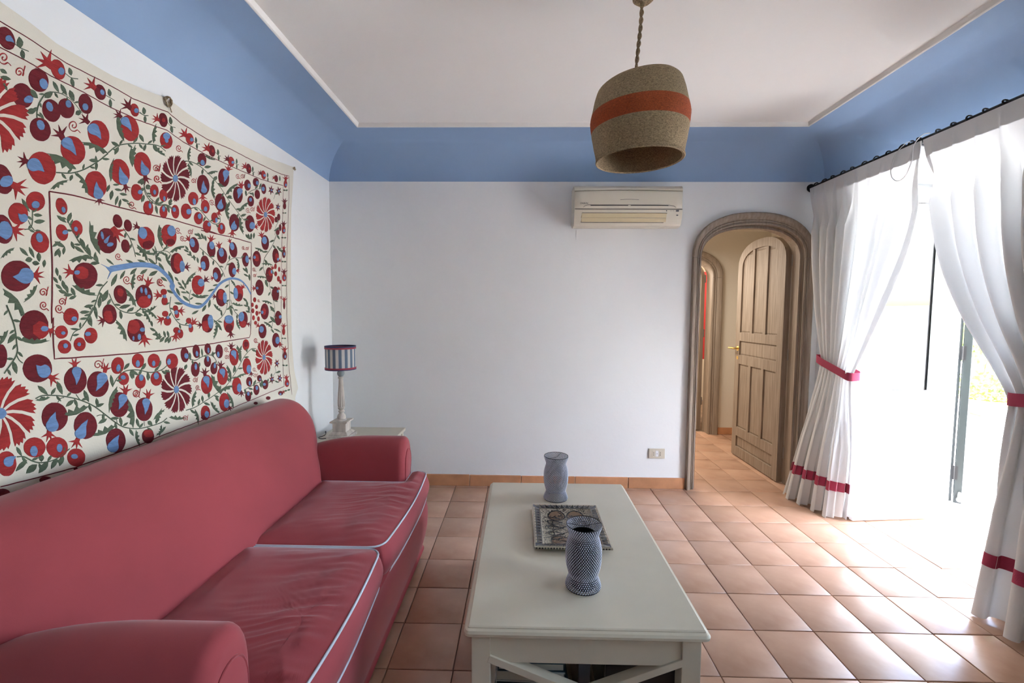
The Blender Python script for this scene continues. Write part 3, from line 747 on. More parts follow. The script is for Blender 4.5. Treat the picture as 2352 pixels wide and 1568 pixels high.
ap = G(); ap.box(lx0+.056, lx1-.056, ly0+.006, ly0+.026, .330, TZ-.032); ap.box(lx0+.056, lx1-.056, ly1-.026, ly1-.006, .330, TZ-.032)
ap.box(lx0+.006, lx0+.026, ly0+.056, ly1-.056, .330, TZ-.032); ap.box(lx1-.026, lx1-.006, ly0+.056, ly1-.056, .330, TZ-.032)
par(ap.build('apron', 'cream', bevel=.0015), ct)
for y0 in (ly0+.016, ly1-.016):
    for a, b in (((lx0+.05, .345), (lx1-.05, .115)), ((lx1-.05, .345), (lx0+.05, .115))):
        par(G().obox((a[0], y0+(.001 if a[0] > b[0] else 0), a[1]), (b[0], y0+(.001 if a[0] > b[0] else 0), b[1]), .022, .034, (0, 1, .001)).build('cross_brace', 'cream', None, bevel=.0015), ct)
par(G().box(lx0+.01, lx1-.01, ly0+.03, ly1-.03, .085, .105).build('shelf', 'cream', None, bevel=.002), ct)
# things on the shelf
def book(x0, x1, y0, y1, z, t, m_, label, rot=0, grp='books under the coffee table'):
    o = empty('book', ((x0+x1)/2, (y0+y1)/2, z), label, 'book', grp); o.rotation_euler = (0, 0, R(rot)); a, b = (x1-x0)/2, (y1-y0)/2
    c_ = G().box(-a, a, -b, b, 0, .003).box(-a, a, -b, b, t-.003, t).box(-a, -a+.003, -b, b, .003, t-.003).build('cover', m_, o)
    G().box(-a+.004, a-.005, -b+.004, b-.004, .0031, t-.0031).build('pages', 'paper', o)
z = .1052
for i, (m_, t_, lab) in enumerate((('book1', .05, 'thick dark teal book at the bottom of the stack under the table'), ('book2', .045, 'thick grey-white book second from the bottom of the stack under the table'), ('book1', .035, 'dark book in the middle of the five-book stack under the table'), ('book2', .035, 'pale grey book second highest in the stack under the table'), ('book1', .028, 'dark teal book with cream page edges on top of the stack'))):
    book(-1.10+.003*i, -.865-.004*i, -.32, -.02, z, t_, m_, lab, rot=(i % 3-1)*1.5); z += t_+.0003
bk = empty('storage_basket', (-.63, -.12, .1052), 'black open basket with a rounded rim under the coffee table', 'basket')
g = G(); g.box(-.125, .125, -.18, .18, 0, .006)
for a, b, c, d in ((-.13, -.124, -.185, .185), (.124, .13, -.185, .185), (-.124, .124, -.185, -.179), (-.124, .124, .179, .185)): g.box(a, b, c, d, 0, .19)
g.build('basket_body', 'blackplastic', bk, bevel=.002)
G().tube([(-.125,-.18,.192),(.11,-.18,.192),(.125,-.165,.192),(.125,.165,.192),(.11,.18,.192),(-.11,.18,.192),(-.125,.165,.192)], .006, 8, closed=True).build('rim', 'blackplastic', bk, auto=60)
book(-.72, -.56, -.22, .02, .112, .10, 'book3', 'brown book lying inside the black basket under the table')
tag(G().box(-.838, -.80, -.30, -.06, .1053, .30).build('box_file', 'tray_grey', bevel=.003), 'grey upright box file between the books and the black basket', 'file')

# ---------------------------------------------------------------- decorative tray
tr = empty('tray', (-.817, .222, TZ), 'rectangular black and ivory patterned ceramic dish on the coffee table', 'dish')
A, B_ = .150, .192
lev = [(.0, .020, .0), (.0, .024, .0), (.032, .021, .0), (.040, .0175, 0), (.075, .008, 0)]
v = []
rect = lambda d, z: [(-A+d, -B_+d, z), (A-d, -B_+d, z), (A-d, B_-d, z), (-A+d, B_-d, z)]
rings_ = [rect(.055, 0), rect(.05, .0), rect(.003, .016), rect(0, .018), rect(0, .025), rect(.003, .026), rect(.034, .021), rect(.040, .016), rect(.072, .0065), rect(.10, .006)]
v = sum(rings_, []); f = []
for a in range(len(rings_)-1): f += [(4*a+i, 4*a+(i+1) % 4, 4*a+4+(i+1) % 4, 4*a+4+i) for i in range(4)]
f += [(3, 2, 1, 0), tuple(4*(len(rings_)-1)+i for i in range(4))]
G().add(v, f).build('dish_body', 'tray_ivory', tr)
def tz(x, y):
    d = min(A-abs(x), B_-abs(y)); return interp([(0, .0262), (.003, .0262), (.034, .0213), (.040, .0165), (.072, .0070), (.1, .0063)], d)
def flat(g, poly, lift=.0006, mid=None):
    """decal polygon fan on the dish"""
    c = mid or (sum(p[0] for p in poly)/len(poly), sum(p[1] for p in poly)/len(poly))
    v = [(c[0], c[1], tz(*c)+lift)]+[(x, y, tz(x, y)+lift) for x, y in poly]
    g.add(v, [(0, i, i % len(poly)+1) for i in range(1, len(poly)+1)])
def strip(g, pts, w_, lift=.0012, closed=False):
    n_ = len(pts); v = []; f = []
    for i, (x, y) in enumerate(pts):
        a = pts[i-1] if (i or closed) else pts[0]; b = pts[(i+1) % n_] if (i < n_-1 or closed) else pts[-1]
        dx, dy = b[0]-a[0], b[1]-a[1]; l = math.hypot(dx, dy)+1e-9; ox, oy = -dy/l*w_/2, dx/l*w_/2
        for s in (-1, 1): px_, py_ = x+s*ox, y+s*oy; v.append((px_, py_, tz(px_, py_)+lift))
    for i in range(n_ if closed else n_-1):
        j = (i+1) % n_; f.append((2*i, 2*j, 2*j+1, 2*i+1))
    g.add(v, f)
g = G(); e0, e1 = .005, .032
for (xa, xb, ya, yb) in ((-A+e0, A-e0, -B_+e0, -B_+e1), (-A+e0, A-e0, B_-e1, B_-e0)):
    n_ = 12
    for i in range(n_): xx = xa+(xb-xa)*i/n_; x2 = xa+(xb-xa)*(i+1)/n_; flat(g, [(xx, ya), (x2, ya), (x2, yb), (xx, yb)])
for (xa, xb) in ((-A+e0, -A+e1), (A-e1, A-e0)):
    n_ = 14; ya, yb = -B_+e1, B_-e1
    for i in range(n_): y0 = ya+(yb-ya)*i/n_; y1 = ya+(yb-ya)*(i+1)/n_; flat(g, [(xa, y0), (xb, y0), (xb, y1), (xa, y1)])
g.build('dark_border', 'tray_grey', tr)
g = G(); gb = G()
def tri_band(p0, p1, q0, q1, n_):
    for i in range(n_):
        a = (i+.04)/n_; b = (i+.96)/n_; c = (i+.5)/n_
        L_ = lambda P_, Q_, t: (P_[0]+(Q_[0]-P_[0])*t, P_[1]+(Q_[1]-P_[1])*t)
        A0, A1, T0 = L_(p0, p1, a), L_(p0, p1, b), L_(q0, q1, c)
        mid_ = L_(A0, T0, .5)
        flat(g, [A0, A1, L_(A1, T0, .22), L_(A0, T0, .22)], .0012)
        B0, B1 = L_(q0, q1, a-.5/n_) if i else L_(q0, q1, 0), L_(q0, q1, b-.5/n_)
        flat(gb, [L_(B0, L_(p0, p1, max(0, c-.5/n_)), .1), L_(B1, L_(p0, p1, max(0, c-.5/n_)), .1), L_(p0, p1, max(0, c-.5/n_)+.001)], .0014)
        strip(g, [A0, T0], .0012, .0016); strip(g, [T0, A1], .0012, .0016)
tri_band((-A+.006, -B_+.006), (A-.006, -B_+.006), (-A+.03, -B_+.031), (A-.03, -B_+.031), 11)
tri_band((-A+.006, B_-.006), (A-.006, B_-.006), (-A+.03, B_-.031), (A-.03, B_-.031), 11)
tri_band((-A+.006, -B_+.03), (-A+.006, B_-.03), (-A+.031, -B_+.034), (-A+.031, B_-.034), 13)
tri_band((A-.006, -B_+.03), (A-.006, B_-.03), (A-.031, -B_+.034), (A-.031, B_-.034), 13)
g.build('ivory_border_pattern', 'tray_ivory', tr); gb.build('black_border_pattern', 'tray_black', tr)
g = G(); ga = G()
strip(g, [(-A+.035, -B_+.035), (A-.035, -B_+.035), (A-.035, B_-.035), (-A+.035, B_-.035)], .0022, .001, True)
# arabesque: palmettes, scrolls, lozenges and fine dots
def arc(cx_, cy_, r, a0, a1, n_=16, sx=1, sy=1): return [(cx_+sx*r*math.cos(R(a0+(a1-a0)*i/n_)), cy_+sy*r*math.sin(R(a0+(a1-a0)*i/n_))) for i in range(n_+1)]
def spiral(cx_, cy_, r, turns, a0, n_=26, k=1): return [(cx_+r*(1-i/n_)*math.cos(R(a0)+k*turns*2*PI*i/n_), cy_+r*(1-i/n_)*math.sin(R(a0)+k*turns*2*PI*i/n_)) for i in range(n_+1)]
for sy in (1, -1):
    for sx in (1, -1):
        flat(ga, arc(sx*.042, sy*.108, .036, 0, 360, 20), .0008)
        strip(g, arc(sx*.042, sy*.108, .038, 0, 360, 26), .0050, .0015)
        strip(g, spiral(sx*.030, sy*.118, .017, 1.3, 200, k=sx), .0050, .0018)
        strip(g, [(sx*.078, sy*.10), (sx*.06, sy*.095), (sx*.05, sy*.105), (sx*.045, sy*.09), (sx*.03, sy*.085)], .008, .0018)
for sx in (1, -1):
    strip(g, [(sx*.1, -.06), (0, .02), (-sx*.1, .09)], .0042, .0014)
    strip(g, [(sx*.1, .05), (0, -.03), (-sx*.1, -.10)], .0036, .0014)
    for yy in (-.05, .0, .05):
        strip(g, [(sx*.02+sx*.032*(1-math.cos(t)), yy+.018*math.sin(t)*math.sin(t/2)) for t in [2*PI*i/18 for i in range(19)]], .0042, .0014)
        strip(g, arc(sx*.075, yy, .013, 0, 360, 14), .0034, .0015)
    strip(g, arc(sx*.05, -.02, .05, 40, 170, 14), .0045, .0016); strip(g, arc(sx*.03, .045, .04, 200, 330, 14), .0045, .0016)
rr = random.Random(11)
for _ in range(1900):
    x, y = rr.uniform(-A+.038, A-.038), rr.uniform(-B_+.038, B_-.038)
    if abs(x) < .062 and abs(y) < .06 and rr.random() < .45: continue
    a = rr.uniform(0, PI); l = .0027; strip(g, [(x, y), (x+l*math.cos(a), y+l*math.sin(a)), (x+l*1.5*math.cos(a+.9), y+l*1.5*math.sin(a+.9))], .0019, .0011)
g.build('black_arabesque', 'tray_black', tr); ga.build('amber_roundels', 'tray_amber', tr)
g = G()
for i in range(26):
    x = -A+.006+i*(2*A-.012)/26; g.box(x, x+.0065, -B_-.0006, -B_+.0005, .0185, .0245); g.box(x, x+.0065, B_-.0005, B_+.0006, .0185, .0245)
for i in range(32):
    y = -B_+.006+i*(2*B_-.012)/32; g.box(-A-.0006, -A+.0005, y, y+.0065, .0185, .0245); g.box(A-.0005, A+.0006, y, y+.0065, .0185, .0245)
g.build('rim_dashes', 'tray_black', tr)

# ---------------------------------------------------------------- beaded hurricane vases
VP = [(.057, 0), (.058, .004), (.054, .018), (.048, .034), (.046, .040), (.049, .052), (.055, .075), (.058, .105), (.057, .135), (.052, .158), (.0475, .172), (.0465, .178), (.050, .190), (.055, .203), (.058, .213)]
def vprof(z): return sinterp([(b, a) for a, b in VP], z)
def vase():
    o = empty('vase', (-.808, -.165, TZ)); H = .213
    nz, na = 38, 44
    g = G(); 
    for j in range(nz):
        z = .003+H*(j+.5)/nz*.985; r = vprof(z)+.0005
        for k in range(na):
            a = 2*PI*(k+.5*(j % 2))/na; g.sphere((r*math.cos(a), r*math.sin(a), z), .0027, 6, 4)
    b = g.build('bead_mesh', 'bead', o, smooth=True); b['kind'] = 'stuff'
    g = G()
    for k in range(na):
        for s in (-1, 1):
            pts = []
            for j in range(nz+1):
                z = H*j/nz; r = vprof(z)+.0006; a = 2*PI*(k+.25+s*.5*j)/na; pts.append((r*math.cos(a), r*math.sin(a), z))
            g.tube(pts, .0009, 3, caps=False)
    b = g.build('wire_mesh', 'wire', o); b['kind'] = 'stuff'
    for z, r in ((.001, .0578), (.214, .0585)):
        G().tube([(r*math.cos(2*PI*i/40), r*math.sin(2*PI*i/40), z+.001) for i in range(40)], .0014, 6, closed=True).build('rim', 'wire', o, auto=60)
    G().tube([(-.057, .006, .213), (0, 0, .207), (.057, .012, .213)], .0009, 5).build('crossbar', 'wire', o)
    return o
def votive(o):
    G().lathe([(0, .003), (.040, .003), (.043, .02), (.041, .06), (.043, .12), (.041, .165), (.043, .182), (.041, .183), (.039, .165), (.040, .12), (.038, .06), (.038, .012), (0, .010)], 32).build('inner_glass', 'votive', o, auto=40)
def copy_tree(o, parent=None):
    c = o.copy(); C.objects.link(c); c.parent = parent
    if parent: c.matrix_parent_inverse = o.matrix_parent_inverse
    for ch in list(o.children): copy_tree(ch, c)
    return c
vz = vase(); vz2 = copy_tree(vz); votive(vz)
tag(vz, 'beaded black-wire hurricane vase near the front end of the table', 'vase', 'beaded vases')
tag(vz2, 'beaded black-wire hurricane vase behind the patterned dish, farther from the camera', 'vase', 'beaded vases'); vz2.location = (-.846, .545, TZ); vz2.rotation_euler = (0, 0, R(50))

# ================================================================ WALL AND CEILING THINGS
# ---------------------------------------------------------------- pendant lamp
ZS = .80
pd = empty('pendant_lamp', (-.545, .26, 1.998), 'round woven jute pendant shade with an orange band hanging from the ceiling', 'lamp')
prof = smoothpts([(.172, 0, .0), (.181, 0, .06), (.190, 0, .12), (.1965, 0, .185), (.196, 0, .215), (.186, 0, .27), (.176, 0, .32), (.162, 0, .362), (.125, 0, .392), (.06, 0, .402), (.004, 0, .404)], 5)
for p in prof: p.z *= ZS
def shade_part(name, z0, z1, m_, parent, inner=False):
    v = []; f = []; n_ = 72
    ps = [(p.x, p.z) for p in prof if z0-1e-6 <= p.z <= z1+1e-6]
    inn = [(max(.001, r-.006), z if z < .38*ZS else z-.006) for r, z in reversed(ps)]
    full_ = ps+inn; K = len(full_)
    for k in range(n_):
        a = 2*PI*k/n_
        for r, z in full_:
            wob = 1+.012*math.sin(2*a+.6)+.008*math.sin(3*a+z*9)+.002*math.sin(z*2*PI/.008)
            lift = .016*math.cos(a-.2)*(z/.32)**2
            v.append((r*wob*math.cos(a), r*wob*math.sin(a), z+lift))
    for k in range(n_):
        j = (k+1) % n_; f += [(k*K+i, j*K+i, j*K+(i+1) % K, k*K+(i+1) % K) for i in range(K)]
    return G().add(v, f).build(name, m_, parent, auto=60)
ring_z = [p.z for p in prof]
zb0 = min(ring_z, key=lambda z: abs(z-.115)); zb1 = min(ring_z, key=lambda z: abs(z-.190))
for nm, a, b, m_, lab in (('shade', 0, zb0, 'jute', None), ('shade_band', zb0, zb1, 'jute_orange', 'burnt orange band of the shade'), ('shade', zb1, .41, 'jute', None)):
    q = shade_part(nm, a, b, m_, pd); q.rotation_euler = (R(1), R(-2.2), 0)
    if lab: q['label'] = lab
# coils of the weave as real relief
g = G()
rx = 0
q = G().tube([(.1735*math.cos(2*PI*i/60)*(1+.012*math.sin(4*PI*i/60+.6)), .1735*math.sin(2*PI*i/60)*(1+.012*math.sin(4*PI*i/60+.6)), .001) for i in range(60)], .0042, 6, closed=True).build('hem', 'jute', pd, auto=60); q.rotation_euler = (R(1), R(-2.2), 0)
for s_ in (0, 1):
    pts = []
    for i in range(70):
        z = .31+(2.628-1.998-.31)*i/69; a = 2*PI*i/13+s_*PI; r = .0045 if z > .38 else .002
        pts.append((-.016*(1-(z-.31)/.32)-.006+.0+r*math.cos(a)+.003*math.sin(z*14), r*math.sin(a), z))
    G().tube(pts, .0045, 6).build('cord', 'jute', pd, auto=60)
G().lathe([(0, .619), (.028, .619), (.042, .631), (.045, .647), (.045, .652), (0, .652)], 28).build('ceiling_rose', 'jute', pd, auto=40)
G().tube([(-.008, 0, .31), (-.004, 0, .25)], .018, 12).build('lamp_socket', 'dark', pd, auto=40)
G().sphere((-.004, 0, .215), .032, 16, 10, (1, 1, 1.1)).build('bulb', 'white', pd, smooth=True)

# ---------------------------------------------------------------- air conditioner
ac = empty('air_conditioner', (-.262, YF, 2.14), 'aged white split air conditioner on the far wall above the table', 'air conditioner')
ax0, ax1, ay = -.650, .122, 1.635
def ax_(p): return par(p, ac)
side = smoothpts([(YF-.001, 0, 2.03), (YF-.06, 0, 2.004), (ay+.055, 0, 2.002), (ay+.025, 0, 2.03), (ay+.004, 0, 2.10), (ay+.002, 0, 2.115)], 3)
side = [(p.x, p.z) for p in side]+[(ay+.012, 2.118), (ay+.012, 2.262), (ay+.03, 2.285), (ay+.06, 2.293), (YF-.001, 2.293)]
b = G().prism(side, 'x', ax0, ax1).build('casing', 'plastic', None, bevel=.004, seg=3, auto=35); ax_(b)
# curved front panel
v = []; f = []; nx = 30; pz = [(2.1195, .004), (2.126, 0), (2.15, -.004), (2.20, -.004), (2.236, 0), (2.240, .003)]
for i in range(nx+1):
    x = ax0+.004+(ax1-ax0-.008)*i/nx; t = (i/nx-.5)*2; bow = -.004*(1-t*t); arch = .006*(1-t*t)
    e = max(0, abs(t)-.96)/.04
    for z, d in pz: v.append((x, ay+d+bow+.010*e*e, z+(arch if z > 2.2 else 0)))
    v.append((x, ay+.013, pz[-1][0]+arch)); v.append((x, ay+.013, pz[0][0]))
K = len(pz)+2
for i in range(nx): f += [(i*K+k, (i+1)*K+k, (i+1)*K+(k+1) % K, i*K+(k+1) % K) for k in range(K)]
f += [tuple(range(K)), tuple(nx*K+k for k in reversed(range(K)))]
ax_(G().add(v, f).build('front_panel', 'plastic', auto=40))
v = []; f = []
for i in range(nx+1):
    x = ax0+.003+(ax1-ax0-.006)*i/nx; t = (i/nx-.5)*2; arch = .006*(1-t*t)
    for yy, zz in ((ay+.012, 2.244+arch), (ay+.004-.004*(1-t*t), 2.248+arch), (ay+.005-.003*(1-t*t), 2.262), (ay+.016, 2.276), (ay+.03, 2.281)): v.append((x, yy, zz))
for i in range(nx): f += [(i*5+k, (i+1)*5+k, (i+1)*5+(k+1) % 5, i*5+(k+1) % 5) for k in range(5)]
f += [tuple(range(5)), tuple(nx*5+k for k in reversed(range(5)))]
ax_(G().add(v, f).build('top_strip', 'plastic', auto=40))
W_ = ax1-ax0
def fx(c): return ax0+.025+(c-275)/(1905-275)*(W_-.028)      # along the front
for a, b_ in ((470, 1055), (1095, 1680)): ax_(G().box(fx(a), fx(b_), ay-.0085, ay+.001, 2.1385, 2.1425).build('grille_slot', 'dark'))
pts = [(fx(360), ay-.0035, 2.128), (fx(380), ay-.005, 2.137), (fx(430), ay-.007, 2.1435), (fx(1100), ay-.009, 2.1445), (fx(1690), ay-.007, 2.1430), (fx(1770), ay-.005, 2.138), (fx(1800), ay-.0035, 2.128)]
ax_(G().tube(pts, .0012, 5).build('panel_crease', 'tray_grey', auto=60))
ax_(G().tube([(fx(930+i*29), ay-.0085, 2.180+.003*math.sin(PI*i/10)) for i in range(11)], .0011, 5).build('indicator_line', 'tray_grey', auto=60))
# slanted lower part: louvres, display, badge
def low(x, z, d=.0): # point on the lower curved casing
    ks = sorted([(z_, y_) for y_, z_ in side if z_ < 2.119 and y_ < ay+.08]); return (x, interp(ks, z)-d, z)
for (z0, z1) in ((2.058, 2.088), (2.030, 2.0555)):
    g = G(); n_ = 14
    v = []; f = []
    for i in range(n_+1):
        t = i/n_; dip = .003*math.sin(PI*2*t)*(1 if z0 < 2.05 else -.4)
        xa = fx(342)+(fx(1665)-fx(342))*t
        v += [low(xa-(.006 if i == 0 else 0)+(-.012*(2.088-z0)/.06 if i == n_ else 0), z0+dip*.3, .001), low(xa, z0+dip*.3, .0045), low(xa, z1+dip*.5, .0045), low(xa, z1+dip*.5, .001)]
    for i in range(n_): f += [(4*i+k, 4*i+4+k, 4*i+4+(k+1) % 4, 4*i+(k+1) % 4) for k in range(4)]
    f += [(0,1,2,3), tuple(4*n_+k for k in (3,2,1,0))]
    ax_(g.add(v, f).build('louvre', 'plastic2', auto=40))
ax_(G().tube([low(fx(342), 2.0905, .0005), low(fx(328), 2.0275, .0005), low(fx(1630), 2.0265, .0005), low(fx(1672), 2.0905, .0005)], .0016, 5, closed=True).build('louvre_opening', 'dark', auto=60))
ax_(G().box(ax0+.004, ax1-.004, ay+.0015, ay+.006, 2.1155, 2.1188).build('seam_gap', 'dark'))
for c, r_ in ((1660, .004), (1730, .002), (1765, .002)): ax_(G().sphere(low(fx(c), 2.106, .001), r_, 8, 5).build('indicator_lamp', 'tray_grey', smooth=True))
p_ = low(fx(1830), 2.106, .0); ax_(G().box(p_[0]-.010, p_[0]+.010, p_[1]-.002, p_[1]+.004, 2.1, 2.112).build('button', 'tray_grey', bevel=.001))
p_ = low(fx(1825), 2.077, .0); ax_(G().sphere((p_[0]+.004, p_[1], p_[2]), .008, 10, 6, (1, .2, .6)).build('badge', 'tray_grey', smooth=True))
def text(body, size, loc, m_, parent, rot=(PI/2, 0, 0), ext=.0004, shear=0):
    cu = bpy.data.curves.new('t', 'FONT'); cu.body = body; cu.size = size; cu.extrude = ext; cu.shear = shear; cu.align_y = 'CENTER'
    t_ = bpy.data.objects.new('t', cu); C.objects.link(t_); bpy.context.view_layer.update()
    me = bpy.data.meshes.new_from_object(t_); bpy.data.objects.remove(t_); me.materials.clear(); me.materials.append(M[m_])
    o = bpy.data.objects.new('lettering', me); C.objects.link(o); o.location = loc; o.rotation_euler = rot; return par(o, parent)
text('DAIKIN', .0165, (fx(308), ay-.0062, 2.1555), 'dark', ac, shear=.2)
ax_(G().box(ax0-.002, ax0+.0, YF-.13, YF-.002, 2.03, 2.05).build('side_vent', 'plastic'))
tag(G().box(ax0+.040, ax0+.0425, YF-.0035, YF-.0005, 1.93, 2.002).build('cable_cover', 'wall', bevel=.001), 'thin white painted cable strip running down the wall under the air conditioner', 'cable')

# ---------------------------------------------------------------- wall socket
sk = empty('wall_socket', (.046, YF, .279), 'cream three-module wall socket near the arched doorway', 'socket')
def sp(o): return par(o, sk)
sp(G().box(-.016, .108, YF-.011, YF-.0005, .240, .318).build('plate', 'plastic', None, bevel=.004, seg=3, auto=40))
for i in range(3):
    x = .020+i*.026; mo = sp(G().box(x-.0115, x+.0115, YF-.0135, YF-.010, .256, .302).build('module', 'white' if i == 1 else 'plastic', None, bevel=.001))
    for z in ((.268, .279, .290) if i != 1 else (.279,)):
        q = G().tube([(x, YF-.0150, z), (x, YF-.0130, z)], .0028, 10).build('socket_hole', 'dark'); q.parent = mo

# ---------------------------------------------------------------- curtain rod and curtains
RX, RZ = 1.12, 2.310
rod = empty('curtain_rod', (RX, .85, RZ), 'black wrought-iron curtain rod with knob above the garden door', 'curtain rod')
def rp(o): return par(o, rod)
rp(G().tube([(RX, 1.79, RZ), (RX, -.20, RZ)], .0125, 12).build('rod', 'iron', auto=40))
rp(G().sphere((RX, 1.805, RZ), .026, 12, 8, (1, .8, 1)).tube([(RX+.02*math.cos(a), 1.80+.004*math.sin(a*3), RZ+.02*math.sin(a)) for a in [2*PI*i/14 for i in range(14)]], .010, 6, closed=True).build('finial', 'iron', auto=60))
for y in (1.74, .90, .02): rp(G().tube([(RX, y, RZ-.014), (RX+.05, y, RZ-.02), (XR-.001, y, RZ-.02)], .007, 8).tube([(XR-.006, y, RZ-.02), (XR-.0005, y, RZ-.02)], .022, 12).build('bracket', 'iron', auto=40))
ringys = [1.745-.0925*i for i in range(9)]+[.945, .89, .78, .70, .625, .545, .46, .37, .28, .19, .10, .02, -.06]
for y in ringys:
    n_ = 20; tl_ = random.uniform(-.012, .012)
    rp(G().tube([(RX+.0175*math.cos(2*PI*i/n_), y+tl_*math.sin(2*PI*i/n_), RZ+.003+.0175*math.sin(2*PI*i/n_)) for i in range(n_)], .0042, 6, closed=True).build('ring', 'iron', auto=60))
V = Vector
def curtain(name, keys, nf, label, side_):
    """keys: (t, far-edge point, near-edge point, fold depth) from heading to hem"""
    kA = [(k[0], V(k[1])) for k in keys]; kB = [(k[0], V(k[2])) for k in keys]; kd = [(k[0], k[3]) for k in keys]
    rnd = random.Random(5+side_); ph = [rnd.uniform(-.25, .25) for _ in range(nf+2)]; am = [rnd.uniform(.65, 1.25) for _ in range(nf+2)]
    def warp(u, t):
        s = u*nf; i = int(min(nf-1, s)); fr_ = s-i
        return s, ph[i]*(1-fr_)+ph[i+1]*fr_, am[i]*(1-fr_)+am[i+1]*fr_
    def fn(u, t, off=0):
        A = sinterp(kA, t); B = sinterp(kB, t); d = sinterp(kd, t)
        p = A.lerp(B, u); dr_ = (B-A); dr_.z = 0; dr_.normalize(); n_ = V((dr_.y, -dr_.x, 0))
        if n_.x > 0: n_ = -n_
        s, phs, a_ = warp(u, t)
        if t < .045:      # stiff heading band with pinch pleats
            pin = math.exp(-(((s % 1)-.5)/.09)**2); wv = pin*1.0*(t/.045)-.25
            shape = wv; side = 0
        else:
            k = min(1, (t-.045)/.10); x = 2*PI*(s+phs*k)+.35*math.sin(3*t*PI+side_)*k
            pin = math.exp(-(((s % 1)-.5)/.09)**2)
            soft = -math.cos(x)+.28*math.cos(2*x+1.1)+.18*math.sin(x*.5+side_)
            shape = (1-k)*(pin-.25)+k*soft*a_; side = k*.55*math.sin(2*x)*a_
            if t > .58:
                q = min(1, (t-.58)/.2); shape = shape*(1-.55*q)+q*1.25*math.cos(x*.5+.7+side_)
        p = p+n_*(shape*d+off)+dr_*(side*d*.8)
        if t > .9: p.z += .010*math.sin(2*PI*s*.5+side_)*((t-.9)/.1)
        return (p.x, p.y, p.z)
    nu, nv = nf*20, 110
    top = grid(name, lambda u, v: fn(u, v), nu, nv, 'linen')
    tag(top, label, 'curtain', None)
    def band(t0, t1, m_, nm, lab=None, off=.0016, rows=6):
        v = []; f = []; n1 = nu+1
        for sgn in (1, -1):
            for j in range(rows+1):
                for i in range(n1): v.append(fn(i/nu, t0+(t1-t0)*j/rows, off*sgn))
        for sgn in (0, 1):
            b = sgn*(rows+1)*n1
            for j in range(rows):
                for i in range(nu): f.append((b+j*n1+i, b+j*n1+i+1, b+(j+1)*n1+i+1, b+(j+1)*n1+i))
        o = mesh(nm, v, f, m_, top, True)
        if lab: o['label'] = lab
        return o
    band(0, .040, 'linen', 'heading_tape', rows=4, off=.0012)
    ua, ub = (.982, 1.0) if side_ == 0 else (0, .022)
    v = []; f = []; R_ = 110
    for j in range(R_+1):
        for i in range(4): v.append(fn(ua+(ub-ua)*i/3, j/R_, .0011))
    for j in range(R_): f += [(j*4+i, j*4+i+1, j*4+i+5, j*4+i+4) for i in range(3)]
    mesh('edge_hem', v, f, 'linen', top, True)
    return top, fn, band, (kA, kB, kd)
# t runs 0..1 from z=2.29 to the hem
def tz_(z): return (2.288-z)/2.268
KL = [(0, (1.094,1.775,2.300), (1.094,.856,2.300), .008), (.042, (1.096,1.76,2.205), (1.096,.868,2.205), .018),
      (.15, (1.12,1.735,1.95), (1.11,.925,1.95), .032), (.25, (1.12,1.705,1.72), (1.11,.985,1.72), .034),
      (.40, (1.125,1.66,1.385), (1.10,1.105,1.375), .028), (.50, (1.13,1.63,1.18), (1.10,1.205,1.13), .017),
      (.56, (1.135,1.608,1.06), (1.10,1.275,.975), .012), (.60, (1.13,1.615,.97), (1.10,1.285,.885), .013),
      (.70, (1.10,1.655,.71), (1.095,1.275,.655), .022), (.82, (1.05,1.69,.42), (1.095,1.275,.40), .030),
      (1.0, (.985,1.735,.012), (1.10,1.305,.012), .036)]
cL, fL, bandL, _ = curtain('curtain', KL, 9, 'white linen curtain tied back beside the arched doorway', 0)
KR = [(0, (1.094,.846,2.300), (1.094,-.14,2.300), .008), (.042, (1.096,.826,2.205), (1.096,-.14,2.205), .018),
      (.11, (1.11,.78,2.035), (1.11,-.14,2.035), .032), (.27, (1.115,.69,1.67), (1.10,-.10,1.67), .038),
      (.40, (1.115,.56,1.385), (1.10,-.05,1.40), .034), (.51, (1.11,.405,1.13), (1.10,.0,1.17), .018),
      (.56, (1.11,.345,1.01), (1.11,.04,1.06), .012), (.60, (1.11,.345,.925), (1.11,.03,.96), .013),
      (.72, (1.12,.378,.64), (1.09,-.04,.66), .024), (.85, (1.12,.410,.345), (1.07,-.10,.345), .030), (1.0, (1.12,.455,.018), (1.03,-.16,.018), .034)]
cR, fR, bandR, _ = curtain('curtain', KR, 9, 'white linen curtain at the right edge, tied back with a braid', 1)
cL.name = 'curtain'; 
bandL(.885, .915, 'pinkband', 'trim_braid', 'raspberry braid stitched above the hem'); bandR(.862, .889, 'pinkband', 'trim_braid', 'raspberry braid stitched above the hem')
def tieback(fn, t, w_, label, tl):
    # a strap round the gathered cloth
    n_ = 40; pts = [V(fn(i/n_, t)) for i in range(n_+1)]
    xmin = min(p.x for p in pts)-.006; A, B = pts[0], pts[-1]; v = []; f = []; N = 56
    c = (A+B)/2; hx = (B-A)/2; hl_ = hx.length+.004; hx.normalize(); dep = .047
    for i in range(N):
        a = 2*PI*i/N; ca, sa = math.cos(a), math.sin(a); e = .30
        p = c+hx*(hl_*math.copysign(abs(ca)**e, ca)); p = V((c.x+(A.x-B.x)*0+math.copysign(abs(sa)**.42, sa)*dep, p.y, p.z))
        k = .012*math.sin(a*2+tl)
        for dz, dn in ((-w_/2, 0), (w_/2, 0), (w_/2, -.004), (-w_/2, -.004)):
            v.append((p.x+(dn*math.copysign(1, sa)), p.y+dn*ca, p.z+dz+k*.3))
    for i in range(N):
        j = (i+1) % N; f += [(4*i+k, 4*j+k, 4*j+(k+1) % 4, 4*i+(k+1) % 4) for k in range(4)]
    o = G().add(v, f).build('tieback', 'pinkband', auto=60); return tag(o, label, 'tieback')
